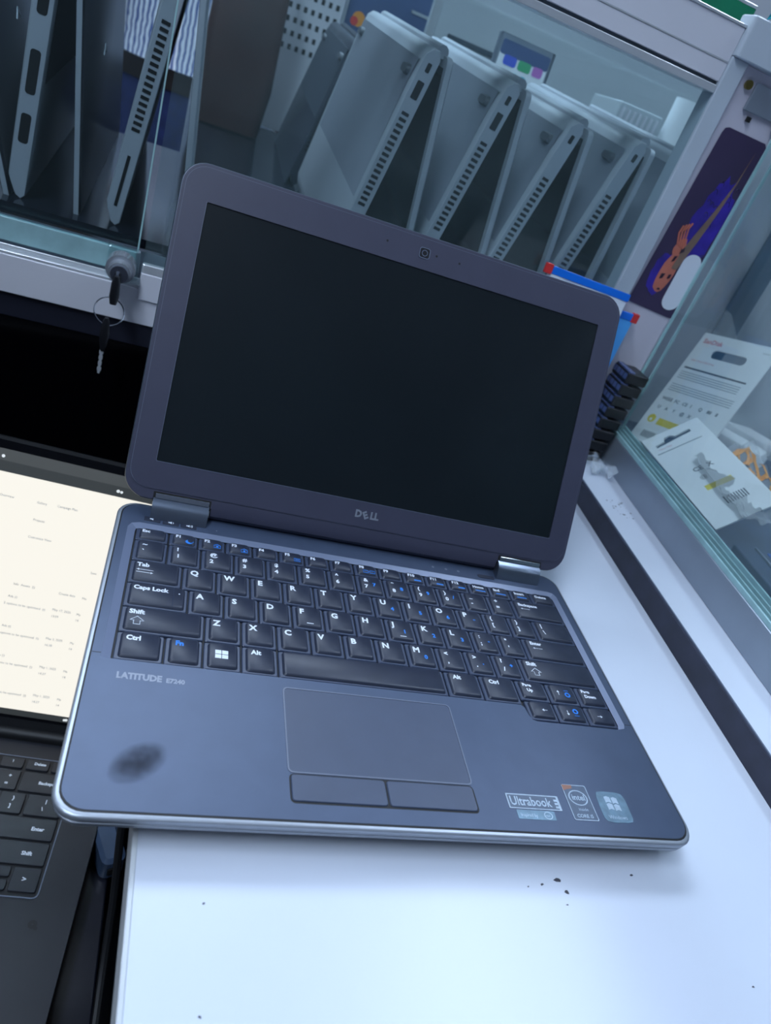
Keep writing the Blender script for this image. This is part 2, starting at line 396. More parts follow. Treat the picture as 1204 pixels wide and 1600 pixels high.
# dark groove between the palm rest and the silver rim
MB().hole(rr2(X0 + 2.3, X1 - 1.7, -.7, YB - 1.6, 11, n=6), [rr2(X0 + 3.05, X1 - 2.45, .25, YB - 2.1, 10.5, n=6)], -1.2, 0.02).build('rim_groove', 'kb_well', lap)
MB().loft([[(x, y, .15) for x, y in HO], [(x, y, -1.1) for x, y in [HW[0]] + HW[1:]]], cap0=False, cap1=False).build('keyboard_surround', 'surround', lap)
MB().poly(HW, -2.6, -1.9).build('keyboard_tray', 'kb_well', lap)
sg = MB(); quad(sg, -152, -147.9, 83.3, 83.8, .17); quad(sg, 149.1, 153.7, 73.2, 73.7, .17); tag(sg.build('seam', 'kb_well', lap), kind='stuff')
# keys
def make_key(par, cell, mname='key_plastic', base='key_base', ins=(2.7, 2.3, 2.3, .7), r=1.5, zt=1.0, zb=-1.3):
    x0, x1, y0, y1 = cell; g = .42
    b = MB()
    b.loft([rr(x0 + g, x1 - g, y0 + g, y1 - g, .8, -1.9, 2), rr(x0 + g, x1 - g, y0 + g, y1 - g, .8, zb + .5, 2), rr(x0 + g + .4, x1 - g - .4, y0 + g + .4, y1 - g - .3, .7, zb + .9, 2)])
    l, rt, bo, to = ins
    k = MB()
    k.loft([rr(x0 + g + l - .9, x1 - g - rt + .9, y0 + g + bo - 1, y1 - g - to + .2, r, zb + .85, 3), rr(x0 + g + l - .25, x1 - g - rt + .25, y0 + g + bo - .3, y1 - g - to, r, zt - .35, 3),
            rr(x0 + g + l + .25, x1 - g - rt - .25, y0 + g + bo + .25, y1 - g - to - .3, r, zt, 3)])
    o = k.build('key', mname, par, smooth=True, angle=40)
    b.build('key_skirt', base, o)
    return o
KT = 1.04
LB = .042
def legends(key, cell, items, zt=KT):
    x0, x1, y0, y1 = cell; wm = MB(); bm_ = MB()
    for it in items:
        kind = it[0]; tgt = bm_ if it[-1] == 'b' else wm
        x, y = x0 + it[2], y1 - it[3]
        if kind == 't': put(tgt, it[1], x, y, it[4], zt, bold=LB)
        elif kind == 'shift':
            P = [(0, 3.0), (3.6, 6.2), (7.2, 3.0), (5.2, 3.0), (5.2, .4), (2.0, .4), (2.0, 3.0)]; tgt.tube([(x + a, y + b, zt) for a, b in P], .28, 4, closed=True)
        elif kind == 'line':
            w_, h_ = it[1]; quad(tgt, x, x + w_, y, y + h_, zt)
        elif kind == 'arr':
            w_, d = it[1]; quad(tgt, x, x + w_, y, y + .35, zt)
            xx = x if d < 0 else x + w_; pgon(tgt, [(xx, y + .17), (xx - d * 1.3, y + 1.0), (xx - d * 1.3, y - .7)][::(1 if d < 0 else -1)], zt)
        elif kind == 'win':
            for a, b in ((0, 0), (3.5, 0), (0, 3), (3.5, 3)): quad(tgt, x + a, x + a + 3.1, y + b, y + b + 2.6, zt)
        elif kind == 'moon': 
            pts = [(x + 2.2 + 2.2 * math.cos(a), y + 1.6 + 1.9 * math.sin(a)) for a in [math.radians(q) for q in range(110, 395, 15)]]
            pts += [(x + 3.2 + 1.9 * math.cos(a), y + 2.6 + 1.6 * math.sin(a)) for a in [math.radians(q) for q in range(350, 130, -20)]]
            pgon(tgt, pts, zt)
        elif kind == 'lock': tgt.tube([(x, y, zt), (x + 4, y, zt), (x + 4, y + 2.2, zt), (x + 2, y + 3.4, zt), (x, y + 2.2, zt)], .3, 4, closed=True); quad(tgt, x + 1.4, x + 2.6, y + .7, y + 2.1, zt)
        elif kind == 'rect': w_, h_ = it[1]; tgt.tube([(x, y, zt), (x + w_, y, zt), (x + w_, y + h_, zt), (x, y + h_, zt)], .28, 4, closed=True)
        elif kind == 'dot': ringp(tgt, x, y, 0.01, it[1], zt, 12)
        elif kind == 'sun': ringp(tgt, x, y, 1.0, 1.9, zt, 16); quad(tgt, x - 1.6, x + 1.6, y + it[1] * 3.2 - .2, y + it[1] * 3.2 + .2, zt)
        elif kind == 'ar4':
            dx, dy = it[1]; tgt.tube([(x - dx * 1.6, y - dy * 1.6, zt), (x + dx * 1.6, y + dy * 1.6, zt)], .22, 4)
            pgon(tgt, [(x + dx * 2 , y + dy * 2), (x + dx * .6 - dy * 1, y + dy * .6 + dx * 1), (x + dx * .6 + dy * 1, y + dy * .6 - dx * 1)], zt)
    if wm.v: wm.build('legend', 'legend_white', key)
    if bm_.v: tag(bm_.build('legend', 'legend_blue', key), 'blue legend')
rows = {
 'f': (176.2, 187.4, [-142.8, -123.6, -106.4, -89.9, -73, -56.4, -39.7, -23.3, -6.8, 10.2, 27.4, 43.8, 60, 76.1, 92, 108.5, 125.3, 144.6]),
 'n': (157.2, 176.2, [-142.7, -123.4, -104.1, -84.5, -65, -45.4, -26, -7, 11.9, 30.5, 49.4, 68, 87, 105.8, 144.6]),
 't': (138.0, 157.2, [-142.7, -113.8, -94.6, -75, -55.6, -36.4, -17.2, 1.7, 20.6, 39.7, 58.8, 77.8, 96.8, 115.8, 144.6]),
 'c': (118.8, 138.0, [-142.7, -109.5, -89.9, -70.4, -51.1, -32, -12.9, 6.2, 25.3, 44.5, 63.7, 82.3, 101, 144.6]),
 's': (99.8, 118.8, [-142.7, -99.8, -80.3, -60.9, -41.7, -22.4, -3.4, 15.8, 35, 53.9, 72.7, 91.6, 144.6]),
 'b': (80.6, 99.8, [-142.7, -119.1, -100, -80.4, -61, 36.2, 58.8, 82.8]),
}
W = 'w'; Bc = 'b'
fitems = [[('t', 'Esc', 3.6, 4.6, 3.4, W)], [('t', 'F1', 3.8, 4.6, 3.4, W), ('moon', 0, 9.6, 9, W, Bc)]]
fk = ['lock', 'lock', None, 'rect', None, None, 'two', None, 'bar', 'bar', 'bar']
for i, nm in enumerate(['F2', 'F3', 'F4', 'F5', 'F6', 'F7', 'F8', 'F9', 'F10', 'F11', 'F12']):
    it = [('t', nm, 3.6, 4.6, 3.4, W)]
    if fk[i] == 'lock': it.append(('lock', 0, 9.4, 8.8, Bc))
    if fk[i] == 'rect': it += [('rect', (4, 2.4), 9.4, 8.8, Bc), ('line', (2.6, .5), 10.1, 7.6, Bc)]
    if fk[i] == 'two': it += [('rect', (3.4, 2.2), 6, 8.6, Bc), ('rect', (3.4, 2.4), 10.6, 8.6, Bc), ('line', (1, .5), 9.4, 7.6, Bc)]
    if fk[i] == 'bar': it += [('line', (5, 1.2), 7.6, 8.6, Bc)]
    fitems.append(it)
for nm in ['Home', 'End', 'Insert', 'Delete']:
    it = [('t', nm, 3.2, 5.2, 3.3, W)]
    if nm != 'Delete': it.append(('line', (7.5, .9), 4.6, 8.3, Bc))
    fitems.append(it)
nk = [('~', '`'), ('!', '1'), ('@', '2'), ('#', '3'), ('$', '4'), ('%', '5'), ('^', '6'), ('&', '7'), ('*', '8'), ('(', '9'), (')', '0'), ('_', '-'), ('+', '=')]
nb = {7: '7', 8: '8', 9: '9', 10: '/'}
nitems = [[('t', a, 5, 6.6, 4.4, W), ('t', b, 5, 12.6, 4.4, W)] + ([('t', nb[i], 10.6, 10.2, 4.2, Bc)] if i in nb else []) for i, (a, b) in enumerate(nk)]
nitems.append([('t', 'Backspace', 5, 5.8, 3.6, W), ('arr', (7, -1), 6, 8.8, W)])
def letters(s, blues): return [[('t', ch, 4.2, 7.4, 5.6, W)] + ([('t', blues[ch], 10.6, 12.0, 4.2, Bc)] if ch in blues else []) for ch in s]
titems = [[('t', 'Tab', 4, 6.2, 4.3, W), ('arr', (9, -1), 4, 9.2, W), ('arr', (9, 1), 4, 11.4, W)]] + letters('QWERTYUIOP', {'U': '4', 'I': '5', 'O': '6', 'P': '*'})
titems += [[('t', '{', 5, 6.6, 4.4, W), ('t', '[', 5, 12.6, 4.4, W)], [('t', '}', 5, 6.6, 4.4, W), ('t', ']', 5, 12.6, 4.4, W)], [('t', '|', 5, 6.6, 4.4, W), ('t', '\\', 5.5, 12.6, 4.4, W)]]
citems = [[('t', 'Caps Lock', 4.2, 6.2, 4.2, W), ('dot', .45, 28.2, 6, W)]] + letters('ASDFGHJKL', {'J': '1', 'K': '2', 'L': '3'})
citems[4].append(('line', (4, .5), 8, 15, W)); citems[7].append(('line', (4, .5), 8, 15, W))
citems += [[('t', ':', 5, 6.6, 4.4, W), ('t', ';', 5, 12.6, 4.4, W), ('t', '-', 10.6, 10, 4.2, Bc)], [('t', '"', 5, 7.2, 4.4, W), ('t', "'", 6, 13.2, 4.4, W)], [('t', 'Enter', 5, 5.8, 3.8, W), ('arr', (7, -1), 6, 9, W)]]
sitems = [[('t', 'Shift', 4.2, 6.2, 4.3, W), ('shift', 0, 5, 14.4, W)]] + letters('ZXCVBNM', {'M': '0'})
sitems += [[('t', '<', 5, 6.8, 4.4, W), ('t', ',', 6, 13, 4.6, W)], [('t', '>', 5, 6.8, 4.4, W), ('t', '.', 6, 13, 4.6, W), ('t', '.', 10.6, 10.6, 4.6, Bc)], [('t', '?', 5, 6.6, 4.2, W), ('t', '/', 5.6, 13.4, 4.4, W), ('t', '+', 10.6, 10, 4.2, Bc)],
           [('t', 'Shift', 4.6, 6.0, 4.0, W), ('shift', 0, 6, 14.2, W)]]
bitems = [[('t', 'Ctrl', 4.8, 6.2, 4.3, W)], [('t', 'Fn', 5, 6.2, 4.4, Bc)], [('win', 0, 6, 11.8, W)], [('t', 'Alt', 5, 6.2, 4.2, W)], [], [('t', 'Alt', 5, 6.0, 4.0, W)], [('t', 'Ctrl', 5.4, 6.2, 4.0, W)]]
for rk, items in (('f', fitems), ('n', nitems), ('t', titems), ('c', citems), ('s', sitems), ('b', bitems)):
    y0, y1, xs = rows[rk]
    for i, it in enumerate(items):
        cell = (xs[i], xs[i + 1], y0, y1)
        ins = (2.7, 2.3, 2.2, .7) if rk != 'f' else (2.7, 2.3, 1.9, .5)
        k = make_key(lap, cell, ins=ins)
        legends(k, cell, it)
        if rk == 'c' and i == 0:
            q = MB(); q.tube([(xs[1] - 8, y0 + 2.6, 1.03), (xs[1] - 8, y1 - 1.4, 1.03)], .16, 4); q.build('key_ridge', 'key_base', k)
for (x0, x1, y0, y1), it in (((82.8, 103.6, 84.4, 99.8), [('t', 'Page', 4, 5.2, 3.2, W), ('t', 'Up', 6, 9, 3.2, W)]), ((103.6, 124.4, 84.4, 99.8), [('ar4', (0, 1), 7, 7.4, W), ('sun', 1, 13, 8.4, Bc)]),
                             ((124.4, 144.6, 84.4, 99.8), [('t', 'Page', 3.6, 5, 3.2, W), ('t', 'Down', 4.6, 8.8, 3.2, W)]),
                             ((84.0, 103.6, 70.2, 84.4), [('ar4', (-1, 0), 11.5, 7, W)]), ((103.6, 124.4, 70.2, 84.4), [('ar4', (0, -1), 7.4, 7, W), ('sun', -1, 13, 5.6, Bc)]), ((124.4, 144.6, 70.2, 84.4), [('ar4', (1, 0), 8.5, 7.4, W)])):
    k = make_key(lap, (x0, x1, y0, y1)); legends(k, (x0, x1, y0, y1), it)
def blob_ring(rx, ry): return [(rx * math.cos(k * math.tau / 24), ry * math.sin(k * math.tau / 24)) for k in range(24)]
# touchpad
MB().hole(rr2(-59.6, 33.6, 23.6, 74.1, 2.6, n=4), [rr2(-58.9, 32.9, 24.3, 73.4, 2.2, n=4)], .1, .42).build('touchpad_outline', 'pad_outline', lap)
MB().rbox(-58.9, 32.9, 24.3, 73.4, -.3, .2, 2.2, .1, 4).build('touchpad', 'touchpad_grey', lap)
gq = MB(); gq.poly(rr2(-59.2, 33.3, 8.2, 23.3, 2.4), .05, .18); gq.build('button_gap', 'kb_well', lap)
MB().rbox(-58.5, -13.3, 9.1, 22.7, 0, .75, 1.8, .4, 4).build('touchpad_button', 'touchpad_grey', lap)
MB().rbox(-12.5, 32.5, 9.1, 22.7, 0, .75, 1.8, .4, 4).build('touchpad_button', 'touchpad_grey', lap)
# volume buttons, power button, status icons
for i, (bx, by) in enumerate(((-134.6, 197.4), (-123.6, 196.8), (-112.8, 196.6))):
    b = MB().rbox(bx - 4.8, bx + 4.8, by - 2.2, by + 2.0, 0, .5, .6, .15).build('volume_button', 'key_plastic', lap)
    q = MB(); pgon(q, [(bx - 1.5, by - .5), (bx - .4, by - .5), (bx + .5, by - 1.2), (bx + .5, by + 1.2), (bx - .4, by + .5), (bx - 1.5, by + .5)], .53)
    for j in range(i): ringp(q, bx + .4, by, .9 + .8 * j, 1.2 + .8 * j, .53, 5, a0=-45, a1=45)
    q.build('legend', 'legend_white', b)
MB().rbox(88, 101, 195.8, 199.4, .1, .55, 1, .15).build('power_button', 'key_plastic', lap)
q = MB()
for sx in (53.5, 63.5, 73): ringp(q, sx, 198.8, .5, .9, .2, 8)
quad(q, -96, -95.3, 196.8, 197.4, .2)
q.build('status_icon', 'print_grey', lap)
# model print, smudge, stickers
q = MB(); put(q, 'LATITUDE', -139.3, 68.9, 5.2, .19, sx=.87, bold=.05); put(q, 'E7240', -116.6, 68.9, 3.7, .19, sx=.95, bold=.045); q.build('model_print', 'print_grey', lap)
st = MB().poly(rr2(50.2, 80.6, 12.2, 20.8, .5), .16, .3).build('sticker', 'sticker_dark', lap); tag(st, 'worn sticker with light border reading Ultrabook')
q = MB(); q.hole(rr2(50.4, 80.4, 12.4, 20.6, .4), [rr2(51.1, 79.2, 12.9, 20.0, .3)], .3, .33); put(q, 'Ultrabook', 51.8, 14.3, 7.0, .34, sx=.80, bold=.015)
for k in range(3): quad(q, 77.3, 79.6, 13.6 + 1.9 * k, 14.8 + 1.9 * k, .34)
q.build('sticker_print', 'sticker_print', st)
st = MB().poly(rr2(53.6, 75.0, 6.8, 11.8, .4), .16, .3).build('sticker', 'sticker_teal', lap); tag(st, 'small pale sticker strip reading Inspired by intel')
q = MB(); put(q, 'Inspired by', 55.4, 8.2, 2.5, .33, sx=.85); ringp(q, 71, 9.3, 2.0, 2.4, .33, 18, .85); put(q, 'intel', 69.1, 8.7, 1.7, .33, sx=.95); q.build('sticker_print', 'sticker_print', st)
st = MB().poly(rr2(85.6, 100.6, 7.6, 28.4, 1), .16, .3).build('sticker', 'sticker_dark', lap); tag(st, 'upright sticker reading intel inside CORE i5')
q = MB(); q.hole(rr2(85.8, 100.4, 7.8, 28.2, .9), [rr2(86.2, 100.0, 8.2, 27.8, .7)], .3, .32); ringp(q, 93.1, 20.6, 4.9, 5.6, .34, 24, .8); put(q, 'intel', 89.3, 19.3, 4.6, .34, bold=.02); put(q, 'inside', 90.6, 13.2, 2.5, .34); put(q, 'CORE i5', 88.1, 9.4, 2.7, .34, bold=.02)
q.build('sticker_print', 'sticker_print', st)
q = MB(); pgon(q, [(86, 28), (86, 24.6), (88.4, 25.4), (91.6, 26), (92, 28)], .335); q.build('sticker_corner', 'sticker_orange', st)
wn = [(104.3, 10.2), (105.6, 8.2), (109, 7.5), (117.5, 7.7), (120.8, 8.3), (122, 10.2), (122.4, 16), (122.6, 22), (121.4, 24.6), (118, 25.4), (109.5, 25.5), (106, 24.8), (104.9, 22.6), (104.4, 16)]
st = MB().poly(wn, .16, .3).build('sticker', 'sticker_teal', lap); tag(st, 'rounded silvery sticker with four pane window logo')
q = MB()
for a, b in ((109.4, 14.8), (113.6, 14.4), (109.4, 18.9), (113.6, 18.5)): pgon(q, [(a, b), (a + 1.8, b + .6), (a + 3.6, b - .1), (a + 3.6, b + 3.3), (a + 1.8, b + 4), (a, b + 3.4)], .34)
put(q, 'Windows', 107.4, 9.6, 3.0, .34, sx=.95); q.build('sticker_print', 'sticker_print', st)

sg = MB().poly(blob_ring(14, 9), 0, .03).build('grease_mark', 'grease', lap); sg.location = (-.1245, .0235, .00017); sg.rotation_euler = (0, 0, math.radians(42))
# lid
TH = 0.49378; HY, HZ = 207.03, 11.07
LX = Matrix(((1, 0, 0, 0), (0, math.sin(TH), -math.cos(TH), HY), (0, math.cos(TH), math.sin(TH), HZ), (0, 0, 0, 1)))
L0, L1, LT = -155.6, 156.0, 201.2
def lring(ins, n_, r=15, b=-2.5): return [(p[0], p[1], n_) for p in rr(L0 + ins, L1 - ins, b + ins, LT - ins, r - ins * .7, 0, 7)]
lid = MB().loft([lring(6, -7.2), lring(2, -6.4), lring(.3, -4.4), lring(0, -1.2), lring(.5, -.3), lring(1.6, 0)], X=LX).build('lid', 'lid_shell', lap, smooth=True, angle=40)
BZ = rr2(L0 + 2.9, L1 - 2.9, 4.4, LT - 2.9, 12, n=7)
WN = rr2(-138.9, 138.9, 21.6, 178.7, .6, n=1)
MB().hole(BZ, [WN], -.2, .75, LX).build('bezel', 'lid_plastic', lid)
tag(MB().hole(rr2(L0 + .9, L1 - .9, -1.8, LT - .9, 14, n=7), [BZ], -.6, .12, LX).build('bezel_rim', 'lid_plastic', lid))
MB().hole(rr2(L0 + 2.6, L1 - 2.6, 4.1, LT - 2.6, 12.2, n=7), [BZ], -.3, .42, LX).build('bezel_lip', 'pad_outline', lid)
MB().poly(rr2(-139.5, 139.5, 21, 179.4, .5, n=1), -.5, .05, LX).build('display', 'screen_dark', lid)
q = MB()
for x0, x1, y0, y1 in ((-138.9, 138.9, 21.3, 21.65),): q.box(x0, x1, y0, y1, .6, .95, LX)
q.box(-139.2, -138.9, 21.6, 178.7, .6, .9, LX); q.build('bezel_edge', 'pad_outline', lid)
cm = MB().poly(rr2(-3.4, 4.0, 185.8, 192.6, 1.4), .7, .95, LX).build('camera_window', 'black_plastic', lid)
q = MB(); q.hole(rr2(-3.5, 4.1, 185.7, 192.7, 1.5), [rr2(-3.0, 3.6, 186.2, 192.2, 1.2)], .9, 1.05, LX); ringp(q, .3, 189.2, 1.6, 2.1, 1.0, 16, X=LX); q.build('camera_ring', 'pad_outline', cm)
q = MB(); 
for mx in (-26, 8.8, 25.5): ringp(q, mx, 189.6, .01, .75, .79, 10, X=LX)
q.build('microphone_hole', 'vent_black', lid)
q = MB()
lz = 1.0
put(q, 'D', -9.1, 10.9, 6.6, lz, sx=.95, bold=.05, X=LX); put(q, 'LL', 1.6, 10.9, 6.6, lz, sx=.92, bold=.05, X=LX)
EX = LX @ T(-1.6, 13.1, lz) @ Matrix.Rotation(math.radians(28), 4, 'Z')
put(q, 'E', -2.0, -2.4, 6.6, 0, sx=.95, bold=.05, X=EX)
q.build('maker_logo', 'logo_silver', lid)
# lower bar between the hinges, hinges
MB().loft([[(x, s_, n_) for s_, n_ in ((4.2, .1), (-2, .3), (-6.4, -1.2), (-8.4, -4.4), (-8, -8), (-3, -8.5), (2, -6.4))] for x in (-101.2, 101.6)], X=LX).build('hinge_cover', 'lid_plastic', lid, smooth=True, angle=30)
for x0, x1 in ((-136.4, -102.6), (102.6, 136.6)):
    prof = [(197.8, .1), (198.8, 3.6), (200.8, 7.6), (203.4, 9.8), (206.6, 10.6), (209.5, 9.6), (212, 6), (213, 1)]
    h = MB().loft([[(x, y, z) for y, z in prof] for x in (x0, x0 + .6, x1 - .6, x1)]).build('hinge', 'hinge_metal', lap, smooth=True, angle=30)
    MB().rbox(x0 + 1, x1 - .3, -.9, 2.0, .3, 1.1, .3, .15, 2, X=LX).build('hinge_plate', 'chrome', h)
    MB().rbox(x0 - .4, x1 + .8, -3.4, 3.0, -1, .32, .4, .1, 2, X=LX).build('hinge_slot', 'vent_black', h)

# ------------------------------------------------------------------ second laptop on the low desk, left
desk = tag(empty('desk', (-420, 100, -970)), 'low dark desk under the laptop with the lit screen', 'desk')
MB().rbox(-560, 310, -700, 340, 648, 674, 4, 1).build('desk_top', 'dark_side', desk)
for dx, dy in ((-540, -680), (270, -680), (-540, 300), (270, 300)):
    MB().rbox(dx, dx + 30, dy, dy + 30, 0, 647.9, 2, 1).build('leg', 'base_black', desk)
L2 = tag(empty('laptop', (-122.6, 170.7, -270), -6.5), 'black laptop with lit white web page, lower left behind the main laptop', 'laptop')
MB().loft([rr(-318, -4, -146, 68, 10, -25.8, 4), rr(-321, -1, -149, 71, 12, -20, 4), rr(-322, 0, -150, 72, 12, -4, 4), rr(-321.6, -.4, -149.6, 71.6, 12, 0, 4)]).build('base', 'dark_plastic', L2, smooth=True)
KX0, KX1, KY0, KY1 = -294.4, -27.6, -58.8, 50.5
MB().hole(rr2(KX0 - .8, KX1 + .8, KY0 - .8, KY1 + .8, 4), [rr2(KX0, KX1, KY0, KY1, 3.4)], .02, .5).build('keyboard_border', 'pad_outline', L2)
MB().poly(rr2(KX0, KX1, KY0, KY1, 3.4), .02, .15).build('keyboard_tray', 'dark_well', L2)
def key2(x0, x1, y0, y1, items=()):
    k = MB().rbox(x0 + .9, x1 - .9, y0 + .9, y1 - .9, .2, 1.9, 1.4, .35, 3).build('key', 'dark_key', L2, smooth=True)
    if items: legends(k, (x0, x1, y0, y1), items, 1.95)
xr = -28.6
key2(xr - 27.5, xr, 0, 19, [('t', '|', 14, 7, 4, W), ('t', '\\', 12.6, 13.4, 4, W)])
x = xr - 27.5
for ch in ('}]', '{[', 'P', 'O', 'I', 'U', 'Y', 'T', 'R', 'E', 'W', 'Q'):
    key2(x - 19, x, 0, 19, [('t', ch[0], 9.4, 7, 4, W)] + ([('t', ch[1], 8.6, 13.4, 4, W)] if len(ch) > 1 else [])); x -= 19
key2(KX0 + 1.2, x, 0, 19, [('t', 'Tab', 4, 8, 3.6, W)])
key2(xr - 37, xr, 19.2, 38.2, [('t', 'Backspace', 14, 11, 3.6, W)]); x = xr - 37
for ch in ('+=', '_-', ')0', '(9', '*8', '&7', '^6', '%5', '$4', '#3', '@2'):
    key2(x - 18.4, x, 19.2, 38.2, [('t', ch[0], 9.6, 7.6, 4, W), ('t', ch[1], 8.6, 14.4, 4, W)]); x -= 18.4
key2(x - 14, x, 19.2, 38.2, [('t', '1', 5, 12, 4, W)])
for i, nm in enumerate(('Home', 'Delete', None, 'PgDn', 'PgUp', 'F12', 'F11', 'F10', 'F9', 'F8', 'F7', 'F6', 'F5', 'F4')):
    x1 = xr + .4 - 19 * i
    it = [('t', nm, 6.4, 5.6, 3.2, W)] if nm else [('rect', (.01, 2.2), 9.6, 5.4, W)]
    if nm == 'PgDn': it.append(('t', 'End', 11, 9.2, 2.6, W))
    key2(x1 - 18.6, x1, 38.6, 49.4, it)
key2(xr - 43, xr, -19, 0, [('t', 'Enter', 26, 11, 4, W)]); x = xr - 43
for ch in '\';LKJHGFDS': key2(x - 19, x, -19, 0, [('t', ch, 8, 10, 4, W)]); x -= 19
key2(KX0 + 1.2, x, -19, 0)
key2(xr - 52, xr, -38, -19, [('t', 'Shift', 34, 11, 4, W)]); x = xr - 52
for ch in '/.,MNBVCX': key2(x - 19, x, -38, -19, [('t', ch, 8, 10, 4, W)]); x -= 19
key2(KX0 + 1.2, x, -38, -19)
key2(xr - 20, xr, -57, -38, [('t', '>', 8, 11, 5, W)])
key2(xr - 40, xr - 20, -47.4, -38, [('t', '^', 9, 7, 4, W)]); key2(xr - 40, xr - 20, -57, -47.8, [('t', 'v', 9, 6, 3.4, W)])
key2(xr - 60, xr - 40, -57, -38, [('t', '<', 8, 11, 5, W)])
x = xr - 60
for wd in (20, 20, 100, 20): key2(x - wd, x, -57, -38); x -= wd
MB().rbox(-215, -95, -140, -66, .02, .35, 3, .1).build('touchpad', 'dark_well', L2)
q = MB(); ringp(q, -25, -76, .6, 3, .05, 12); ringp(q, -22.5, -78.5, .1, 1.3, .05, 10); q.build('smudge', 'base_black', L2)
T2 = math.radians(25)
LX2 = Matrix(((1, 0, 0, 0), (0, math.sin(T2), -math.cos(T2), 72), (0, math.cos(T2), math.sin(T2), 6), (0, 0, 0, 1)))
lid2 = MB().loft([[(p[0], p[1], -6.5) for p in rr(-320, -2, -2, 230, 8, 0, 4)], [(p[0], p[1], -5.5) for p in rr(-322, 0, -4, 231.5, 10, 0, 4)], [(p[0], p[1], 0) for p in rr(-322, 0, -4, 231.5, 10, 0, 4)]], X=LX2).build('lid', 'base_black', L2)
MB().poly(rr2(-319, -3, 9, 229, 5), .02, .4, LX2).build('screen_glass', 'black_glass', lid2)
MB().cyl((-300, 71, 2), (-22, 71, 2), 5.5, 14).build('hinge', 'base_black', L2, smooth=True)
sc = MB(); quad(sc, -314, -8, 16.5, 205, .5, LX2); pg_ = sc.build('web_page', 'lit_page', lid2)
sc = MB(); quad(sc, -314, -8, 205, 213.4, .5, LX2); sc.build('toolbar', 'bar_grey', lid2)
sc = MB(); quad(sc, -314, -8, 213.4, 214.4, .5, LX2); sc.build('toolbar_line', 'tab_grey', lid2)
sc = MB(); quad(sc, -314, -8, 214.4, 222.4, .5, LX2); sc.build('tab_strip', 'tab_grey', lid2)
sc = MB(); quad(sc, -314, -8, 11.5, 16.4, .5, LX2); sc.build('taskbar', 'bar_grey', lid2)
ic = MB()
for ix, iy, r_ in ((-46.5, 209.5, 1.3), (-43.8, 209.2, 1.1), (-133, 216.6, 1.2), (-137.5, 216.6, 1.0), (-46, 13.8, 1.2), (-47.6, 13.5, 1.0)): ringp(ic, ix, iy, .01, r_, .55, 10, X=LX2)
tag(ic.build('screen_icon', 'icon_white', lid2), kind='stuff')
pt = MB()
def line2(body, x, y, s_=2.6): put(pt, body, x, y, s_, .56, X=LX2)
line2('Gallery', -103, 186); line2('Campaign Plan', -88, 186.5); line2('Projects', -103, 172); line2('Customize View', -104, 158)
line2('Save', -53, 139); line2('Overview', -130, 186)
line2('Info  Assets  (i)', -107, 118.5); line2('Create date', -73, 117.5); line2('Mo', -55, 117)
for k, (d1, d2) in enumerate((('May 17, 2025', '13:59'), ('May 2, 2025', '16:38'), ('May 1, 2025', '14:37'), ('May 1, 2025', '14:27'))):
    y = 104 - k * 24.5
    line2('Ads (i)', -109, y + 4); line2('2 options to be optimised  (i)', -111, y - 2); line2(d1, -75, y - .5); line2(d2, -75, y - 6); line2('Ma', -56.5, y - 1); line2('14', -56.5, y - 6)
pt.build('page_text', 'print_mid', pg_)
# cable and adapter in the gap
cb = [(-100, 60, -37), (-112, 70, -60), (-126, 82, -110), (-121, 92, -170), (-110, 78, -225), (-108, 40, -262), (-109, -40, -290), (-108, -200, -293)]
def smooth_path(P, n=6):
    P = [Vector(p) for p in P]; out = []
    for i in range(len(P) - 1):
        a, b, c_, d = P[max(i - 1, 0)], P[i], P[i + 1], P[min(i + 2, len(P) - 1)]
        for k in range(n):
            t = k / n; out.append(0.5 * ((2 * b) + (c_ - a) * t + (2 * a - 5 * b + 4 * c_ - d) * t * t + (3 * b - a - 3 * c_ + d) * t ** 3))
    out.append(P[-1]); return out
tag(MB().tube(smooth_path([(-113, 120, -60), (-115, 118, -120), (-113, 112, -180), (-109, 96, -235), (-108, 60, -278), (-109, -20, -292), (-110, -200, -293)]), 2.6, 8).build('power_cable', 'base_black', smooth=True),
    'black cable hanging in the gap left of the white counter', 'cable')
ad = tag(empty('power_adapter', (-116, 168, -295.8), 20), 'small blue grey adapter in the gap beside the lit laptop', 'adapter')
MB().rbox(-9, 9, -26, 26, 0, 24, 6, 3, 4).build('adapter_body', 'box_navy', ad, smooth=True)
MB().rbox(-5, 5, -27.2, -25.8, 8, 16, 1, .3).build('socket', 'vent_black', ad)

# ------------------------------------------------------------------ rear display case
YG = 460
rc = tag(empty('display_case', (0, YG, -970)), 'glass fronted aluminium display case with laptops standing inside it', 'display case')
Z0 = T(0, -YG, 970)
MB().box(-150, 240, 478, 1380, -970, 10, Z0).build('lower_cabinet', 'black_glass', rc)
MB().box(-900, -150.2, 478, 790, -970, 10, Z0).build('lower_cabinet', 'black_glass', rc)
MB().box(-900, 250, 462, 477.9, -970, -3, Z0).build('front_panel', 'black_glass', rc)
MB().rbox(-900, 250, 461.2, 478, -3, 17.6, 1, .4, X=Z0).build('apron', 'apron_navy', rc)
MB().rbox(-900, 255.4, 458, 478, 18, 49, 1.2, .5, X=Z0).build('bottom_rail', 'white_alu', rc)
MB().rbox(-900, 255.4, 459, 463.5, 49.05, 51.5, .8, .3, X=Z0).build('rail_lip', 'alu_bright', rc)
MB().box(-900, 255.4, 463.5, 478, 49.05, 50.4, Z0).build('track_groove', 'silver_alu', rc)
MB().rbox(-900, 255.4, 464.5, 466.2, 50.4, 55, .6, .2, X=Z0).build('track_lip', 'alu_bright', rc)
MB().box(-900, -167, 467, 473, 50.5, 56.5, Z0).build('brush_strip', 'groove_dark', rc)
MB().rbox(-900, -169, 467.5, 472.5, 56.6, 75, 1, .4, X=Z0).build('glass_base_strip', 'teal_edge', rc)
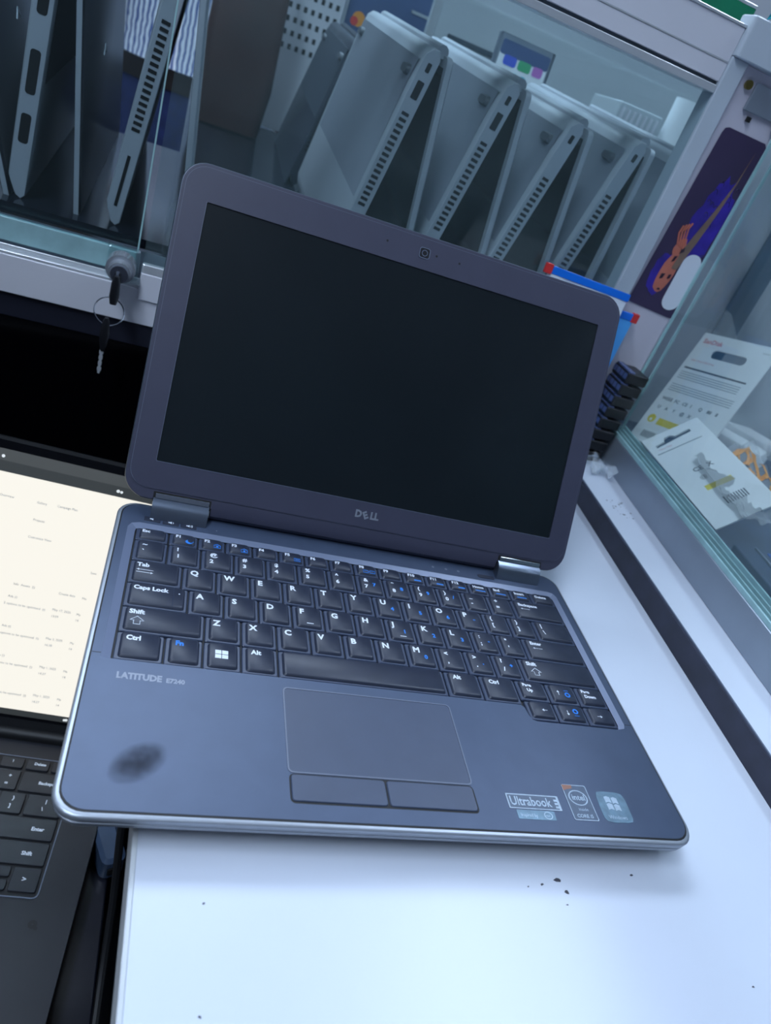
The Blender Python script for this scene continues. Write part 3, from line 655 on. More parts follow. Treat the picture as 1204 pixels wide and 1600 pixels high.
MB().rbox(-163, 255.2, 456.4, 463.4, 40, 63, 1.5, .6, X=Z0).build('door_rail', 'white_alu', rc)
MB().rbox(-163, 255.2, 457, 463.2, 63.05, 70.5, 1.5, .6, X=Z0).build('door_rail_cap', 'alu_bright', rc)
MB().box(-900, -169, 468, 472, 75, 338, Z0).build('glass_door', 'glass_clear', rc)
MB().box(-169, -167.8, 467.8, 472.2, 75, 338, Z0).build('glass_edge', 'glass_edge', rc)
MB().box(-163, 255, 458.6, 462.4, 70.5, 338, Z0).build('glass_door', 'glass', rc)
MB().rbox(-900, 255.4, 457, 478, 338.2, 344, 1, .4, X=Z0).build('top_track', 'alu_bright', rc)
MB().box(-900, 255.4, 462, 478, 344, 347, Z0).build('top_groove', 'groove_dark', rc)
MB().rbox(-900, 255.4, 458.5, 478, 347, 360.4, .6, .3, X=Z0).build('lower_fascia', 'white_alu', rc)
MB().box(-900, 255.4, 458.1, 478, 360.5, 361.3, Z0).build('fascia_ridge', 'alu_bright', rc)
MB().rbox(-900, 255.4, 458.5, 478, 361.4, 386, .6, .3, X=Z0).build('upper_fascia', 'white_alu', rc)
MB().rbox(-900, 255.4, 457.6, 476, 386.1, 388.2, .6, .3, X=Z0).build('fascia_edge', 'alu_bright', rc)
MB().rbox(255.5, 272.5, 456, 476, 1, 366, 1, .4, X=Z0).build('corner_post', 'post_alu', rc)
MB().box(-150, 640, 478.1, 1380, 374, 380, Z0).build('case_roof', 'roof_glass', rc)
MB().box(-900, -150.2, 478.1, 795, 374, 380, Z0).build('case_roof', 'roof_glass', rc)
sl = math.radians(3.6)
FX = Z0 @ T(0, 480, 84) @ Matrix.Rotation(sl, 4, 'X')
MB().box(-150, 322, -1, 900, -8, 0, FX).build('case_floor', 'case_floor', rc)
MB().box(-900, -150.2, -1, 316, -8, 0, FX).build('case_floor', 'case_floor', rc)
MB().box(322.2, 640, 140, 900, -8, 0, FX).build('case_floor', 'case_floor', rc)
MB().box(-900, 300, 478, 480, 50, 74, Z0).build('floor_front', 'silver_alu', rc)
# lock
lk = MB().rbox(-191, -165, 455, 466, 55, 79, 2.5, 1, X=Z0).build('lock_plate', 'glass', rc)
MB().cyl((-178.5, 455.5, 66), (-178.5, 444, 65.5), 11.5, 24, X=Z0).build('lock_collar', 'lock_metal', rc, smooth=True)
MB().cyl((-178.5, 443.9, 65), (-178.5, 437, 64.5), 9, 24, 8.4, X=Z0).build('lock_barrel', 'lock_metal', rc, smooth=True)
MB().cyl((-178.5, 436.9, 64.4), (-178.5, 434.4, 64.3), 6.8, 20, X=Z0).build('lock_plug', 'chrome', rc, smooth=True)
kb = tag(empty('key_bunch', (-179.5, 430, 56)), 'two small keys on a wire ring hanging from the case lock', 'keys')
def keyshape(name, X):
    k = MB().loft([rr(-2.2, 2.2, -7, 7, 2.1, z_, 4) for z_ in (0,)] + [rr(-2.6, 2.6, -9 - 0, 9, 2.5, z_, 4) for z_ in (4, 14)] + [rr(-2.2, 2.2, -4, 4, 2, 21, 4), rr(-1.6, 1.6, -2.4, 2.4, 1.5, 25, 4)], X=X).build('key', 'black_plastic', kb, smooth=True)
    b = MB(); zz = 25
    for i in range(7): b.box(-1, 1, -3 + (i % 2) * .9, 3 - (i % 3) * .5, zz + i * 3, zz + i * 3 + 3, X)
    b.build('key_blade', 'chrome', k)
k1 = MB().loft([rr(-1.8, 1.8, -2, 3, 1.6, 8, 4), rr(-3.4, 3.4, -3, 3.5, 2.6, 2, 4), rr(-3.8, 3.8, -3.4, 3.4, 2.8, -9, 4), rr(-2.6, 2.6, -2.6, 2.6, 2, -15, 4)][::-1], X=T(0, 0, 0)).build('key', 'black_plastic', kb, smooth=True)
MB().tube([Vector((-2 + 11.5 * math.cos(a), 0, -22 + 12 * math.sin(a))) for a in [k * math.tau / 32 for k in range(32)]], .55, 6, closed=True).build('ring', 'chrome', kb, smooth=True)
MB().box(-1, 1, 0, 6, 5, 9).build('key_blade', 'chrome', k1)
k2 = MB().loft([rr(-1.6, 1.6, -1.5, 1.5, 1.2, -57, 4), rr(-3, 3, -2.2, 2.2, 1.8, -51, 4), rr(-4, 4, -2.6, 2.6, 2.2, -42, 4), rr(-2.6, 2.6, -2.4, 2.4, 1.8, -31, 4), rr(-1.4, 1.4, -1.8, 1.8, 1.2, -28, 4)], X=T(-3, 0, 0)).build('key', 'black_plastic', kb, smooth=True)
b = MB(); 
for i, (w_, h_) in enumerate(((1.6, 3), (1.1, 2), (1.5, 3), (1.0, 1.6), (1.4, 2.4), (1.0, 1.4), (1.6, 2.6), (1.0, 1.6))):
    b.box(-3.4 - w_, -3.4 + w_, -.9, .9, -57 - 2.6 * i - 2.6, -57 - 2.6 * i)
b.build('key_blade', 'alu_bright', k2)

# standing laptops (tents): each opened like an A, hinge up
def tent(label, xt, zt, b_deg, l_deg, kind='silver', lid=True, W_=305, y=480, ports=None, lidm='hp_silver_lit', L=None, group='laptops standing like tents in the case', feet=True):
    dz = 84 + (y - 480) * math.tan(sl)
    base = Matrix.Translation((xt * S, y * S, zt * S)) @ Matrix.Rotation(sl, 4, 'X')
    e = bpy.data.objects.new('laptop', None); COL.objects.link(e); e.matrix_world = base; e.empty_display_size = .02
    tag(e, label, 'laptop', group)
    L = zt - dz
    b = math.radians(b_deg); l = math.radians(l_deg)
    BX = Matrix(((-math.sin(b), -math.cos(b), 0, 0), (0, 0, 1, 0), (-math.cos(b), math.sin(b), 0, 0), (0, 0, 0, 1)))   # u down, w out, depth
    LXm = Matrix(((math.sin(l), 0, math.cos(l), 4), (0, 1, 0, 0), (-math.cos(l), 0, math.sin(l), -2), (0, 0, 0, 1)))     # u down, depth, out
    Lb = L / math.cos(b) * 1.0
    dk = kind == 'dark'
    shell, bot = ('hp_dark', 'lid_shell') if dk else ('hp_silver_lit', 'hp_base_dim')
    prof = [(6, 0), (0, 4), (1, 9), (6, 13), (30, 15), (190, 14), (Lb - 12, 12), (Lb - 2, 7), (Lb, 3), (Lb - 3, 0)]
    bo = MB().loft([[(u, w_, d) for u, w_ in (prof if k in (1, 2) else [(u_ + (.6 if u_ < 50 else -.6), min(max(w__, .5), 13.4)) for u_, w__ in prof])] for k, d in enumerate((0, 1, W_ - 1, W_))], X=BX).build('base', shell, e, smooth=True, angle=40)
    pl = MB()
    pl.add([(12, 13.9, 8), (Lb - 16, 12.9, 8), (Lb - 16, 12.9, W_ - 8), (12, 13.9, W_ - 8), (12, 15.4, 8), (30, 15.6, 8), (Lb - 16, 13.6, 8), (Lb - 16, 13.6, W_ - 8), (30, 15.6, W_ - 8), (12, 15.4, W_ - 8)],
           [(4, 5, 8, 9), (5, 6, 7, 8), (0, 3, 9, 4)[::-1]], BX)
    pl.build('bottom_cover', bot, bo)
    if feet:
        for d in (26, W_ - 26):
            f = MB(); f.loft([[(p[0], 15, p[1]) for p in rr(19, 28, d - 11, d + 11, 4, 0, 4)][::-1], [(p[0], 19, p[1]) for p in rr(20.5, 26.5, d - 9.5, d + 9.5, 3, 0, 4)][::-1]], X=BX)
            f.build('rubber_foot', 'rubber', bo, smooth=True)
    v = MB()
    for k in range(17): v.box(50 + k * 4.9, 52.6 + k * 4.9, 4.2, 10.6, -.25, .5, BX)
    if ports != 'hdmi': tag(v.build('vent_slots', 'vent_black', bo), kind='stuff')
    if ports == 'hdmi':
        for u0, u1 in ((56, 74), (97, 128), (142, 164)): MB().rbox(u0, u1, 3.6, 10.8, -.3, .6, 2.2, .2, X=BX).build('port', 'vent_black', bo)
    elif ports == 'slot':
        MB().box(22, 30, 3.6, 9.5, -.3, .6, BX).build('port', 'vent_black', bo)
        MB().box(150, 192, 5.4, 8.0, -.3, .6, BX).build('card_slot', 'vent_black', bo)
    else:
        MB().rbox(11, 18, 5, 8.6, -.3, .6, .8, .1, X=BX).build('port', 'vent_black', bo)
        if ports != 'one': MB().rbox(25, 39, 4, 10, -.3, .6, .8, .1, X=BX).build('port', 'vent_black', bo)
    MB().cyl((2, 14, 0), (2, W_ - 14, 0), 5, 10).build('hinge_bar', shell, e, smooth=True)
    kx = MB().box(20, 120, -.25, .2, 14, W_ - 14, BX).build('keyboard', 'kb_well', bo)
    if lid:
        Ll = L / math.cos(l)
        lo = MB().loft([rr(0, Ll, 0, W_, 5, 0, 3), rr(0, Ll, 0, W_, 5, 4.4, 3), rr(1.5, Ll - 1.5, 1.5, W_ - 1.5, 4, 5.6, 3)], X=LXm).build('lid', lidm, e, smooth=True, angle=40)
        if lidm != 'hp_silver_lit':
            MB().hole(rr2(.1, Ll - .1, -.25, .05, .1, n=1), [], .4, 4.2, LXm).build('lid_edge', 'hp_silver_lit', lo)
        MB().box(8, Ll - 10, 8, W_ - 8, -.3, .1, LXm).build('screen', 'hp_screen', lo)
        if lidm == 'hp_lid_black':
            MB().tube([(96, W_ * .44, 5.7), (104, W_ * .47, 5.7)], .7, 4, X=LXm).build('lid_badge', 'chrome', lo); MB().tube([(96, W_ * .44, 5.7), (104, W_ * .41, 5.7)], .7, 4, X=LXm).build('lid_badge', 'chrome', lo)
    return e
tent('leftmost standing laptop, only its slim dark lid edge in the frame', -330, 290, 6, 14, lidm='hp_lid_black', ports='one')
tent('standing laptop with large side ports and black lid left of the lock', -243.5, 290, 4.5, 4.6, lidm='hp_lid_black', ports='hdmi')
tent('standing laptop right above the lock, long row of vents and a card slot', -160.5, 290, 7.4, 5.2, ports='slot')
tent('first standing laptop behind the glass to the right of the lock', 31, 290, 8.6, 7.3)
tent('second standing laptop right of the lock, two ports above its vents', 104, 290, 8.6, 7.8)
tent('third standing laptop right of the lock, above the open laptop', 171.5, 281, 9.6, 7.4, ports='one')
tent('fourth standing laptop right of the lock, a red box behind it', 236, 286, 8.6, 1.2, ports='one')
tent('rightmost standing laptop, its pale underside beside the corner post', 306, 286, 9, 5, ports='one')
tent('black laptop standing further back in the case', 28, 274, 12, 12, kind='dark', lidm='hp_dark', y=800, W_=230, group=None)

# things behind and inside the rear case
bp = tag(empty('notice_board', (210, 1090, 122)), 'white slotted board standing at the back of the display case', 'board')
MB().rbox(-50, 500, 0, 12, 2, 262, 2, .6).build('board_panel', 'case_back', bp)
MB().rbox(-16, 86, -2, -.1, 203, 210, 2, .4).build('slot', 'groove_dark', bp)
MB().rbox(-50, -38, -3, -.1, 2, 262, 1, .4).build('board_frame', 'alu_bright', bp)
bb = tag(empty('poster_board', (80, 1130, 125)), 'dark blue poster board with an orange dot left of the white board', 'poster')
MB().rbox(-34, 110, 0, 6, 2, 246, 1, .4).build('board_panel', 'board_blue', bb)
MB().rbox(-40, -34.1, -3, 6, 2, 246, 1, .4).build('board_frame', 'alu_bright', bb)
MB().rbox(60, 110, -1.2, -.1, 214, 218, 1, .3).build('white_line', 'alu_bright', bb)
q = MB(); ringp(q, 0, 0, .01, 10, 0, 20, X=frame((-14, -.6, 180), (1, 0, 0), (0, 0, 1))); q.build('orange_dot', 'orange_dot', bb)
q = MB(); ringp(q, 0, 0, .01, 6, 0, 16, X=frame((-20, -.9, 176), (1, 0, 0), (0, 0, 1))); q.build('red_dot', 'red_dot', bb)
pf = tag(empty('perforated_panel', (-10, 1100, 123)), 'pale perforated metal panel at the back of the display case', 'panel')
MB().rbox(-60, 46, 0, 5, 2, 252, 1, .4).build('panel_sheet', 'white_alu', pf)
q = MB()
for r_ in range(7):
    for k in range(9): q.box(-52 + k * 11, -47 + k * 11, -.5, .1, 112 + r_ * 17, 119 + r_ * 17)
tag(q.build('perforation', 'vent_black', pf), kind='stuff')
tb = tag(empty('sign_stand', (236, 836, 106.6), 6), 'small framed sign with coloured stickers standing behind the laptops', 'sign')
MB().rbox(-42, 40, 0, 6, 0.6, 240, 6, 1, X=Matrix.Rotation(math.radians(-4), 4, 'X')).build('sign_frame', 'silver_alu', tb)
FXs = Matrix.Rotation(math.radians(-4), 4, 'X') @ frame((0, -.4, 0), (1, 0, 0), (0, 0, 1))
MB().poly(rr2(-37, 35, 8, 234, 3), 0, .3, FXs).build('sign_sheet', 'board_white', tb)
MB().poly(rr2(-37, 35, 218, 234, 3), .3, .4, FXs).build('sign_header', 'board_blue', tb)
for nm, x0, x1, y0, y1 in (('mark_blue', -29, -10, 208, 219), ('mark_green', -7, 12, 208, 219), ('mark_pink', 15, 30, 208, 219), ('mark_cyan', -29, -18, 192, 203), ('mark_cyan', -15, -3, 192, 203), ('mark_cyan', 0, 10, 192, 203)):
    MB().poly(rr2(x0, x1, y0, y1, 3), .3, .6, FXs).build('colour_sticker', nm, tb)
cl = tag(empty('storage_box', (415, 835, 106.5)), 'pale ribbed plastic box behind the rightmost standing laptop', 'box')
MB().rbox(-38, 30, 0, 90, .6, 222, 4, 1).build('box_body', 'case_back', cl)
for k in range(7): MB().rbox(-34 + k * 9, -30 + k * 9, -2, -.1, 6, 216, 1, .4).build('rib', 'white_alu', cl)
ro = tag(MB().cyl((0, 0, 0), (0, 0, 250), 21, 28).build('roll', 'board_white', smooth=True, X=T(473, 836, 107.8)), 'shiny white roll standing upright beside the corner post', 'roll')
rb = tag(empty('carton', (330, 760, 101.8)), 'red carton behind the laptops inside the case', 'box')
MB().rbox(-20, 24, 0, 50, 0, 80, 2, .6).build('box_body', 'red_box', rb); MB().rbox(-20.4, 24.4, -.4, 50.4, 62, 80.4, 2, .6).build('box_lid', 'red_box', rb)
gb = tag(empty('carton', (262, 700, 98)), 'blue carton behind the laptops inside the case', 'box')
MB().rbox(-30, 30, 0, 50, 0, 64, 2, .6).build('box_body', 'gum_blue', gb); MB().rbox(-30.4, 30.4, -.4, 50.4, 50, 64.4, 2, .6).build('box_lid', 'gum_blue', gb)
bg = tag(empty('shoulder_bag', (-95, 1010, 117.6)), 'dark brown bag standing in the case in front of the person', 'bag')
MB().loft([rr(-44, 44, -20, 30, 12, .6, 4), rr(-50, 50, -24, 34, 16, 60, 4), rr(-46, 46, -14, 24, 10, 210, 4), rr(-42, 42, -6, 12, 5, 225, 4)]).build('bag_body', 'brown_bag', bg, smooth=True)
MB().tube(smooth_path([(-30, 2, 220), (-26, 0, 262), (0, 0, 282), (26, 0, 262), (30, 2, 220)]), 5, 8).build('handle', 'brown_bag', bg, smooth=True)

# person standing behind the case (shirt hem and jeans seen through the glass)
def skin_body(name, joints, edges, m, parent, sub=2):
    me = bpy.data.meshes.new(name); me.from_pydata([tuple(c * S for c in j[:3]) for j in joints], edges, []); me.materials.append(M[m])
    o = bpy.data.objects.new(name, me); COL.objects.link(o); o.parent = parent
    md = o.modifiers.new('skin', 'SKIN'); md.use_smooth_shade = True
    for i, j in enumerate(joints):
        sv = me.skin_vertices[0].data[i]; sv.radius = (j[3] * S, (j[4] if len(j) > 4 else j[3]) * S); sv.use_root = (i == 0)
    s2 = o.modifiers.new('sub', 'SUBSURF'); s2.levels = sub; s2.render_levels = sub
    bpy.context.view_layer.update()
    em = bpy.data.meshes.new_from_object(o.evaluated_get(bpy.context.evaluated_depsgraph_get())); em.name = name
    o.modifiers.clear(); o.data = em
    return o
ps_ = tag(empty('person', (-135, 1585, -970)), 'person in a striped shirt and blue jeans standing behind the display case', 'person')
J = [(0, 0, 960, 95, 70), (0, 0, 1130, 92, 66), (0, 0, 1300, 105, 70), (0, 0, 1420, 70, 55), (0, 0, 1490, 42), (0, -6, 1545, 46), (0, -14, 1600, 74, 80), (0, -12, 1680, 72, 80), (0, 0, 1730, 45, 50),
     (-95, 0, 900, 72), (-100, -8, 520, 48), (-105, 10, 110, 32), (-108, -70, 50, 28), (95, 0, 900, 72), (100, -8, 520, 48), (105, 10, 110, 32), (108, -70, 50, 28),
     (-175, 0, 1400, 44), (-212, 8, 1130, 31), (-205, -60, 880, 23), (-202, -78, 815, 24, 14), (175, 0, 1400, 44), (212, 8, 1130, 31), (205, -60, 880, 23), (202, -78, 815, 24, 14)]
E_ = [(0, 1), (1, 2), (2, 3), (3, 4), (4, 5), (5, 6), (6, 7), (7, 8), (0, 9), (9, 10), (10, 11), (11, 12), (0, 13), (13, 14), (14, 15), (15, 16), (3, 17), (17, 18), (18, 19), (19, 20), (3, 21), (21, 22), (22, 23), (23, 24)]
body = skin_body('body', J, E_, 'skin', ps_)
for sgn in (-1, 1):
    for k, (dx, ln) in enumerate(((-15, 62), (-5, 72), (6, 68), (16, 52))):
        a = Vector((sgn * 202 + dx, -82, 806)); skin_body('finger', [(a.x, a.y, a.z, 9), (a.x, a.y - 6, a.z - ln * .5, 8.5), (a.x, a.y + 4, a.z - ln, 7)], [(0, 1), (1, 2)], 'skin', body, 1)
    skin_body('thumb', [(sgn * 190, -92, 812, 10), (sgn * 180, -108, 785, 9), (sgn * 180, -112, 762, 8)], [(0, 1), (1, 2)], 'skin', body, 1)
MB().loft([[(math.cos(a) * rx, math.sin(a) * ry, z) for a in [k * math.tau / 28 for k in range(28)]] for z, rx, ry in ((1092, 165, 122), (1140, 160, 116), (1250, 164, 118), (1370, 172, 112), (1440, 130, 90), (1475, 62, 58))], cap0=False).build('shirt', 'shirt', ps_, smooth=True, angle=80)
for sgn in (-1, 1):
    MB().tube([(sgn * 150, 0, 1410), (sgn * 184, 2, 1350), (sgn * 196, 4, 1290)], 58, 14).build('sleeve', 'shirt', ps_, smooth=True, angle=80)
    MB().loft([[(sgn * cx + math.cos(a) * r_, cy + math.sin(a) * r_, z) for a in [k * math.tau / 20 for k in range(20)]] for z, r_, cx, cy in ((70, 62, 106, 2), (500, 76, 100, -6), (820, 98, 92, 0), (940, 100, 78, 0))]).build('trouser_leg', 'jeans', ps_, smooth=True, angle=80)
    MB().rbox(sgn * 108 - 48, sgn * 108 + 48, -190, 70, 0, 72, 40, 18, 5).build('shoe', 'shoe', ps_, smooth=True)
    MB().loft([rr(-13, 13, -5, 5, 4, z, 3) for z in (-22, 22)], X=T(sgn * 80, -6, 1618)).build('ear', 'skin', body, smooth=True)
    MB().cyl((sgn * 28, -88, 1624), (sgn * 28, -96, 1624), 10, 14, 6).build('eye', 'alu_bright', body, smooth=True)
MB().loft([[(math.cos(a) * rx, math.sin(a) * ry, z) for a in [k * math.tau / 28 for k in range(28)]] for z, rx, ry in ((880, 172, 118), (1000, 170, 118), (1072, 164, 116))]).build('jeans_waist', 'jeans', ps_, smooth=True, angle=80)
MB().loft([[(math.cos(a) * rx, math.sin(a) * ry, z) for a in [k * math.tau / 28 for k in range(28)]] for z, rx, ry in ((1056, 168, 119), (1090, 166, 119))]).build('belt', 'belt', ps_, smooth=True)
MB().loft([[(math.cos(a) * rx, 8 + math.sin(a) * ry, z) for a in [k * math.tau / 24 for k in range(24)]] for z, rx, ry in ((1660, 82, 88), (1700, 84, 92), (1745, 74, 82), (1775, 40, 46))]).build('hair', 'hair', body, smooth=True)
MB().loft([[(-9, -90, 1590), (9, -90, 1590), (0, -116, 1590)], [(-5, -92, 1625), (5, -92, 1625), (0, -100, 1625)]]).build('nose', 'skin', body, smooth=True)
MB().rbox(-22, 22, -95, -84, 1560, 1568, 4, 2).build('mouth', 'red_box', body)

sc_ = tag(empty('backdrop_cabinet', (-640, 1900, -970)), 'added dark blue backdrop cabinet, darkening the view behind the person', 'cabinet')  # made-up cabinet, put in to turn the background behind the person dark
MB().rbox(-700, 560, 0, 300, 60, 1600, 4, 1).build('cabinet_body', 'apron_navy', sc_)
MB().box(-690, 550, 10, 290, 0, 59.9).build('plinth', 'base_black', sc_)
for k in range(3):
    d_ = MB().rbox(-696 + k * 418, -282 + k * 418, -16, -.2, 66, 1594, 3, 1).build('door', 'apron_navy', sc_)
    MB().rbox(-306 + k * 418, -298 + k * 418, -34, -16.1, 760, 900, 3, 1).build('handle', 'silver_alu', d_)

# ------------------------------------------------------------------ white side panel with poster, cap above it
sp = tag(empty('side_panel', (300, 462, 0)), 'pale lavender panel with an illustrated poster, right of the corner post', 'panel')
MB().rbox(-27.4, 33, 0, 12, .2, 366, 1, .4).build('panel_board', 'lavender_panel', sp)
MB().rbox(-44.4, 300, -10, 12, 366.2, 396, 3, 1).build('panel_cap', 'post_alu', sp)
MB().rbox(-9, 40, -3, -.1, 337, 358, 1, .4).build('cover_plate', 'silver_alu', sp)
MB().cyl((-15.5, -.1, 356 - 2), (-15.5, -3, 354), 3.6, 18).build('brass_screw', 'brass', sp, smooth=True)
MB().box(-1, 3, -2.4, -.1, 330, 334).build('dark_clip', 'vent_black', sp)
po = tag(empty('poster', (300, 461.4, 0)), 'dark purple poster of a figure with long purple hair', 'poster')
PX = frame((0, 0, 0), (1, 0, 0), (0, 0, 1))
def shp(name, m, pts, z, par=po): return MB().poly(pts, z, z + .12, PX).build(name, m, par)
shp('sheet', 'poster_purple', [(-23, 160), (27, 156), (33, 156), (33, 318), (30, 321), (-12, 321.5), (-15.5, 320), (-16.6, 316)], .1)
def blob(cx, cy, rx, ry, n=22, wob=.12, seed=1, rot=0):
    rnd = random.Random(seed); out = []
    for k in range(n):
        a = k * math.tau / n; r_ = 1 + rnd.uniform(-wob, wob); x, y = rx * r_ * math.cos(a), ry * r_ * math.sin(a)
        out.append((cx + x * math.cos(rot) - y * math.sin(rot), cy + x * math.sin(rot) + y * math.cos(rot)))
    return out
shp('hair', 'poster_hair', [(x, y) for x, y in blob(16, 245, 17, 40, 34, .13, 3, -.06) if x < 33], .24)
shp('hair', 'poster_hair', blob(-4, 192, 11, 20, 24, .1, 5, .0), .24)
for i in range(16):
    rnd = random.Random(i); x = 4 + rnd.uniform(0, 26); y = 215 + rnd.uniform(0, 66)
    MB().tube([(x + 2.2 * math.cos(t), y + 2.6 * math.sin(t) + t * .8, .42) for t in [k * .6 for k in range(7)]], .35, 4, X=PX).build('hair_curl', 'poster_hair_dark', po)
shp('face', 'poster_skin', blob(2, 196, 8.5, 21, 20, .05, 7, -.1), .38)
shp('hand', 'poster_skin', blob(1, 220, 5, 9, 14, .08, 8, -.3), .52)
for k in range(4): MB().tube([(-3 + k * 2.6, 222 - k, .66), (-7 + k * 2.4, 231 + k * 2, .66), (-6 + k * 2.6, 238 + k * 1.4, .66)], .9, 5, X=PX).build('finger', 'poster_skin', po)
shp('strand', 'poster_horn', [(4, 200), (10, 200), (16, 228), (21, 258), (24, 285), (25, 312), (22.6, 285), (16, 256), (9, 232), (5, 216)], .66)
for pts in ([(0, 205), (3, 207), (4, 212), (1, 211)], [(-3, 188), (0, 189), (1, 194), (-3, 193)], [(5, 190), (8, 191), (8, 195), (5, 194)], [(4, 214), (8, 217), (7, 221), (4, 219)], [(0, 178), (4, 178), (3, 180), (1, 180)]):
    shp('ink_mark', 'poster_ink', pts, .7)
wp = MB().poly([(p[0], p[1]) for p in rr(12, 33, 163, 218, 10, 0, 6)], .8, 1.0, PX).build('white_patch', 'pouch_white', po)
gt = tag(empty('green_box', (110, 492, 380.2)), 'green edged tray lying on top of the display case', 'tray')
MB().rbox(-400, 168, 0, 6, 0, 26, 1, .4).build('tray_edge', 'green_trim', gt)
MB().rbox(-400, 168, 6.1, 100, 0, 4, 1, .4).build('tray_base', 'green_trim', gt)
MB().rbox(-400, 168, -.4, 6.2, 26.05, 28.5, 1, .4).build('tray_rim', 'alu_bright', gt)
gi = tag(empty('grey_device', (262, 580, 380.2), 10), 'grey device with a dark button on top of the display case', 'device')
MB().rbox(-60, 60, 0, 70, 0, 60, 5, 2).build('device_body', 'grey_item', gi, smooth=True)
MB().cyl((-26, -.1, 40), (-26, -4, 40), 8, 16).build('button', 'vent_black', gi, smooth=True)
MB().rbox(0, 50, -3, -.1, 30, 56, 2, .5).build('device_plate', 'silver_alu', gi)
tp_ = MB(); rnd = random.Random(2)
for k in range(6):
    c_ = Vector((rnd.uniform(-7, 9), rnd.uniform(-5, 5), 5)); vs = [tuple(c_ + Vector((rnd.uniform(-8, 8), rnd.uniform(-8, 8), rnd.uniform(-5, 8)))) for _ in range(6)]
    tp_.add(vs, [(0, 1, 2), (1, 2, 3), (2, 3, 4), (3, 4, 5), (4, 5, 0), (0, 2, 4)])
tag(tp_.build('crumpled_wrapper', 'teal_plastic', X=T(284, 462, 396.4)), 'crumpled teal plastic wrapper on the cap above the poster', 'wrapper')

# ------------------------------------------------------------------ items between laptop lid and panel
def zip_bag(label, mw, w_, h_, col, z=0):
    e = tag(empty('zip_bag', (0, 0, 0), mw=mw), label, 'zip bag', 'blue zip bags behind the open laptop')
    rows_ = 8; cols_ = 8; vs = []; fs = []
    rnd = random.Random(int(w_))
    for s_ in (0, 1):
        for i in range(rows_ + 1):
            for j in range(cols_ + 1):
                u, v = j / cols_, i / rows_; b = math.sin(u * math.pi) * math.sin(v * math.pi) * 7
                vs.append((u * w_, v * h_, (b + .6 + rnd.uniform(-.5, .5)) * (1 if s_ else -1)))
    n = (rows_ + 1) * (cols_ + 1)
    for s_ in (0, 1):
        for i in range(rows_):
            for j in range(cols_):
                a = s_ * n + i * (cols_ + 1) + j; q_ = (a, a + 1, a + cols_ + 2, a + cols_ + 1); fs.append(q_ if s_ else q_[::-1])
    MB().add(vs, fs).build('bag_body', col, e, smooth=True, angle=60)
    MB().rbox(-1, w_ + 1, h_ - .5, h_ + 6.5, -1.6, 1.6, 1, .4).build('zip_strip', 'zip_blue', e)
    MB().rbox(w_ - 3, w_ + 4, h_ - 1.5, h_ + 7.5, -2.6, 2.6, 1, .5).build('zip_slider', 'red_plastic', e)
    return e
zip_bag('blue zip bag with red slider standing right of the open lid', frame((200, 447, -19), (1, 0, 0), (0, .02, 1)), 86, 164, 'bag_blue')
zip_bag('pale zip bag whose blue strip shows above the open lid', frame((253, 408, -18.5), (-1, .12, .02), (.0, .16, 1)), 84, 184, 'pouch_white')
cu = tag(MB().tube(smooth_path([(0, 0, -60), (6, 0, 0), (4, 0, 20), (-6, 0, 32), (-20, 0, 38)]), 5, 10).build('cable_loop', 'pouch_white', smooth=True, X=T(243, 405, 124)), 'glossy white curved cable behind the top corner of the lid', 'cable')
cu.location.z = .0655
# stack of small keyboards between lid and right case
_nm = ['lowest', 'second lowest', 'third lowest', 'fourth lowest', 'fourth highest', 'third highest', 'second highest', 'topmost']
for k in range(8):
    e = tag(empty('mini_keyboard', (291 + k * .8, 428, .2 + k * 12.9), 0), 'small black keyboard, %s of the stack by the glass corner' % _nm[k], 'keyboard', 'small keyboards stacked flat by the glass corner')
    MB().rbox(0, 25.5, 0, 30, 0, 10.4, 2, .8).build('keyboard_body', 'black_plastic', e)
    for j in range(4):
        MB().rbox(1, 8, 1 + j * 7.2, 7.4 + j * 7.2, 10.4, 12, 1.4, .4, 2).build('key', 'small_key', e)
        MB().rbox(-.6, .1, 1.4 + j * 7.2, 7 + j * 7.2, 3.4, 8.8, .25, .1, 2).build('side_key', 'small_key', e)
wr = MB(); rnd = random.Random(9)
for k in range(8):
    c_ = Vector((rnd.uniform(-9, 9), rnd.uniform(-16, 16), 9)); vs_ = [tuple(c_ + Vector((rnd.uniform(-9, 9), rnd.uniform(-9, 9), rnd.uniform(-8, 9)))) for _ in range(6)]
    wr.add(vs_, [(0, 1, 2), (1, 2, 3), (2, 3, 4), (3, 4, 5), (4, 5, 0), (0, 2, 4)])
tag(wr.build('plastic_wrapper', 'film', X=T(303, 404, 1)), 'crumpled clear wrapper on the ledge below the keyboard stack', 'wrapper')

# ------------------------------------------------------------------ right display case
ga = math.radians(-4.5)
gc = tag(empty('display_case', (327.2, 460.5, 0), -4.5), 'glass sided display case full of packaged goods on the right ledge', 'display case')
MB().rbox(0, 22, -800, 0, .1, 30.5, 1, .5).build('bottom_frame', 'silver_alu', gc)
for x0, x1, h in ((.6, 2.6, 35), (6.5, 8.0, 35.5), (12.5, 14.0, 36), (20, 22, 36.5)): MB().rbox(x0, x1, -800, -.5, 30.55, h, .6, .3).build('track_rail', 'teal_edge', gc)
MB().box(2.8, 6.3, -800, -1, 30.55, 31.5).build('track_groove', 'groove_dark', gc)
MB().box(3.4, 5.8, -560, -4, 31.6, 330).build('glass_pane', 'glass_side', gc)
MB().box(3.2, 6.0, -3.9, -2.4, 31.6, 330).build('glass_edge', 'glass_edge', gc)
MB().box(9, 11.4, -800, -14, 31.6, 330).build('glass_pane', 'glass_side', gc)
MB().box(8.8, 11.6, -13.9, -12.4, 31.6, 330).build('glass_edge', 'glass_edge', gc)
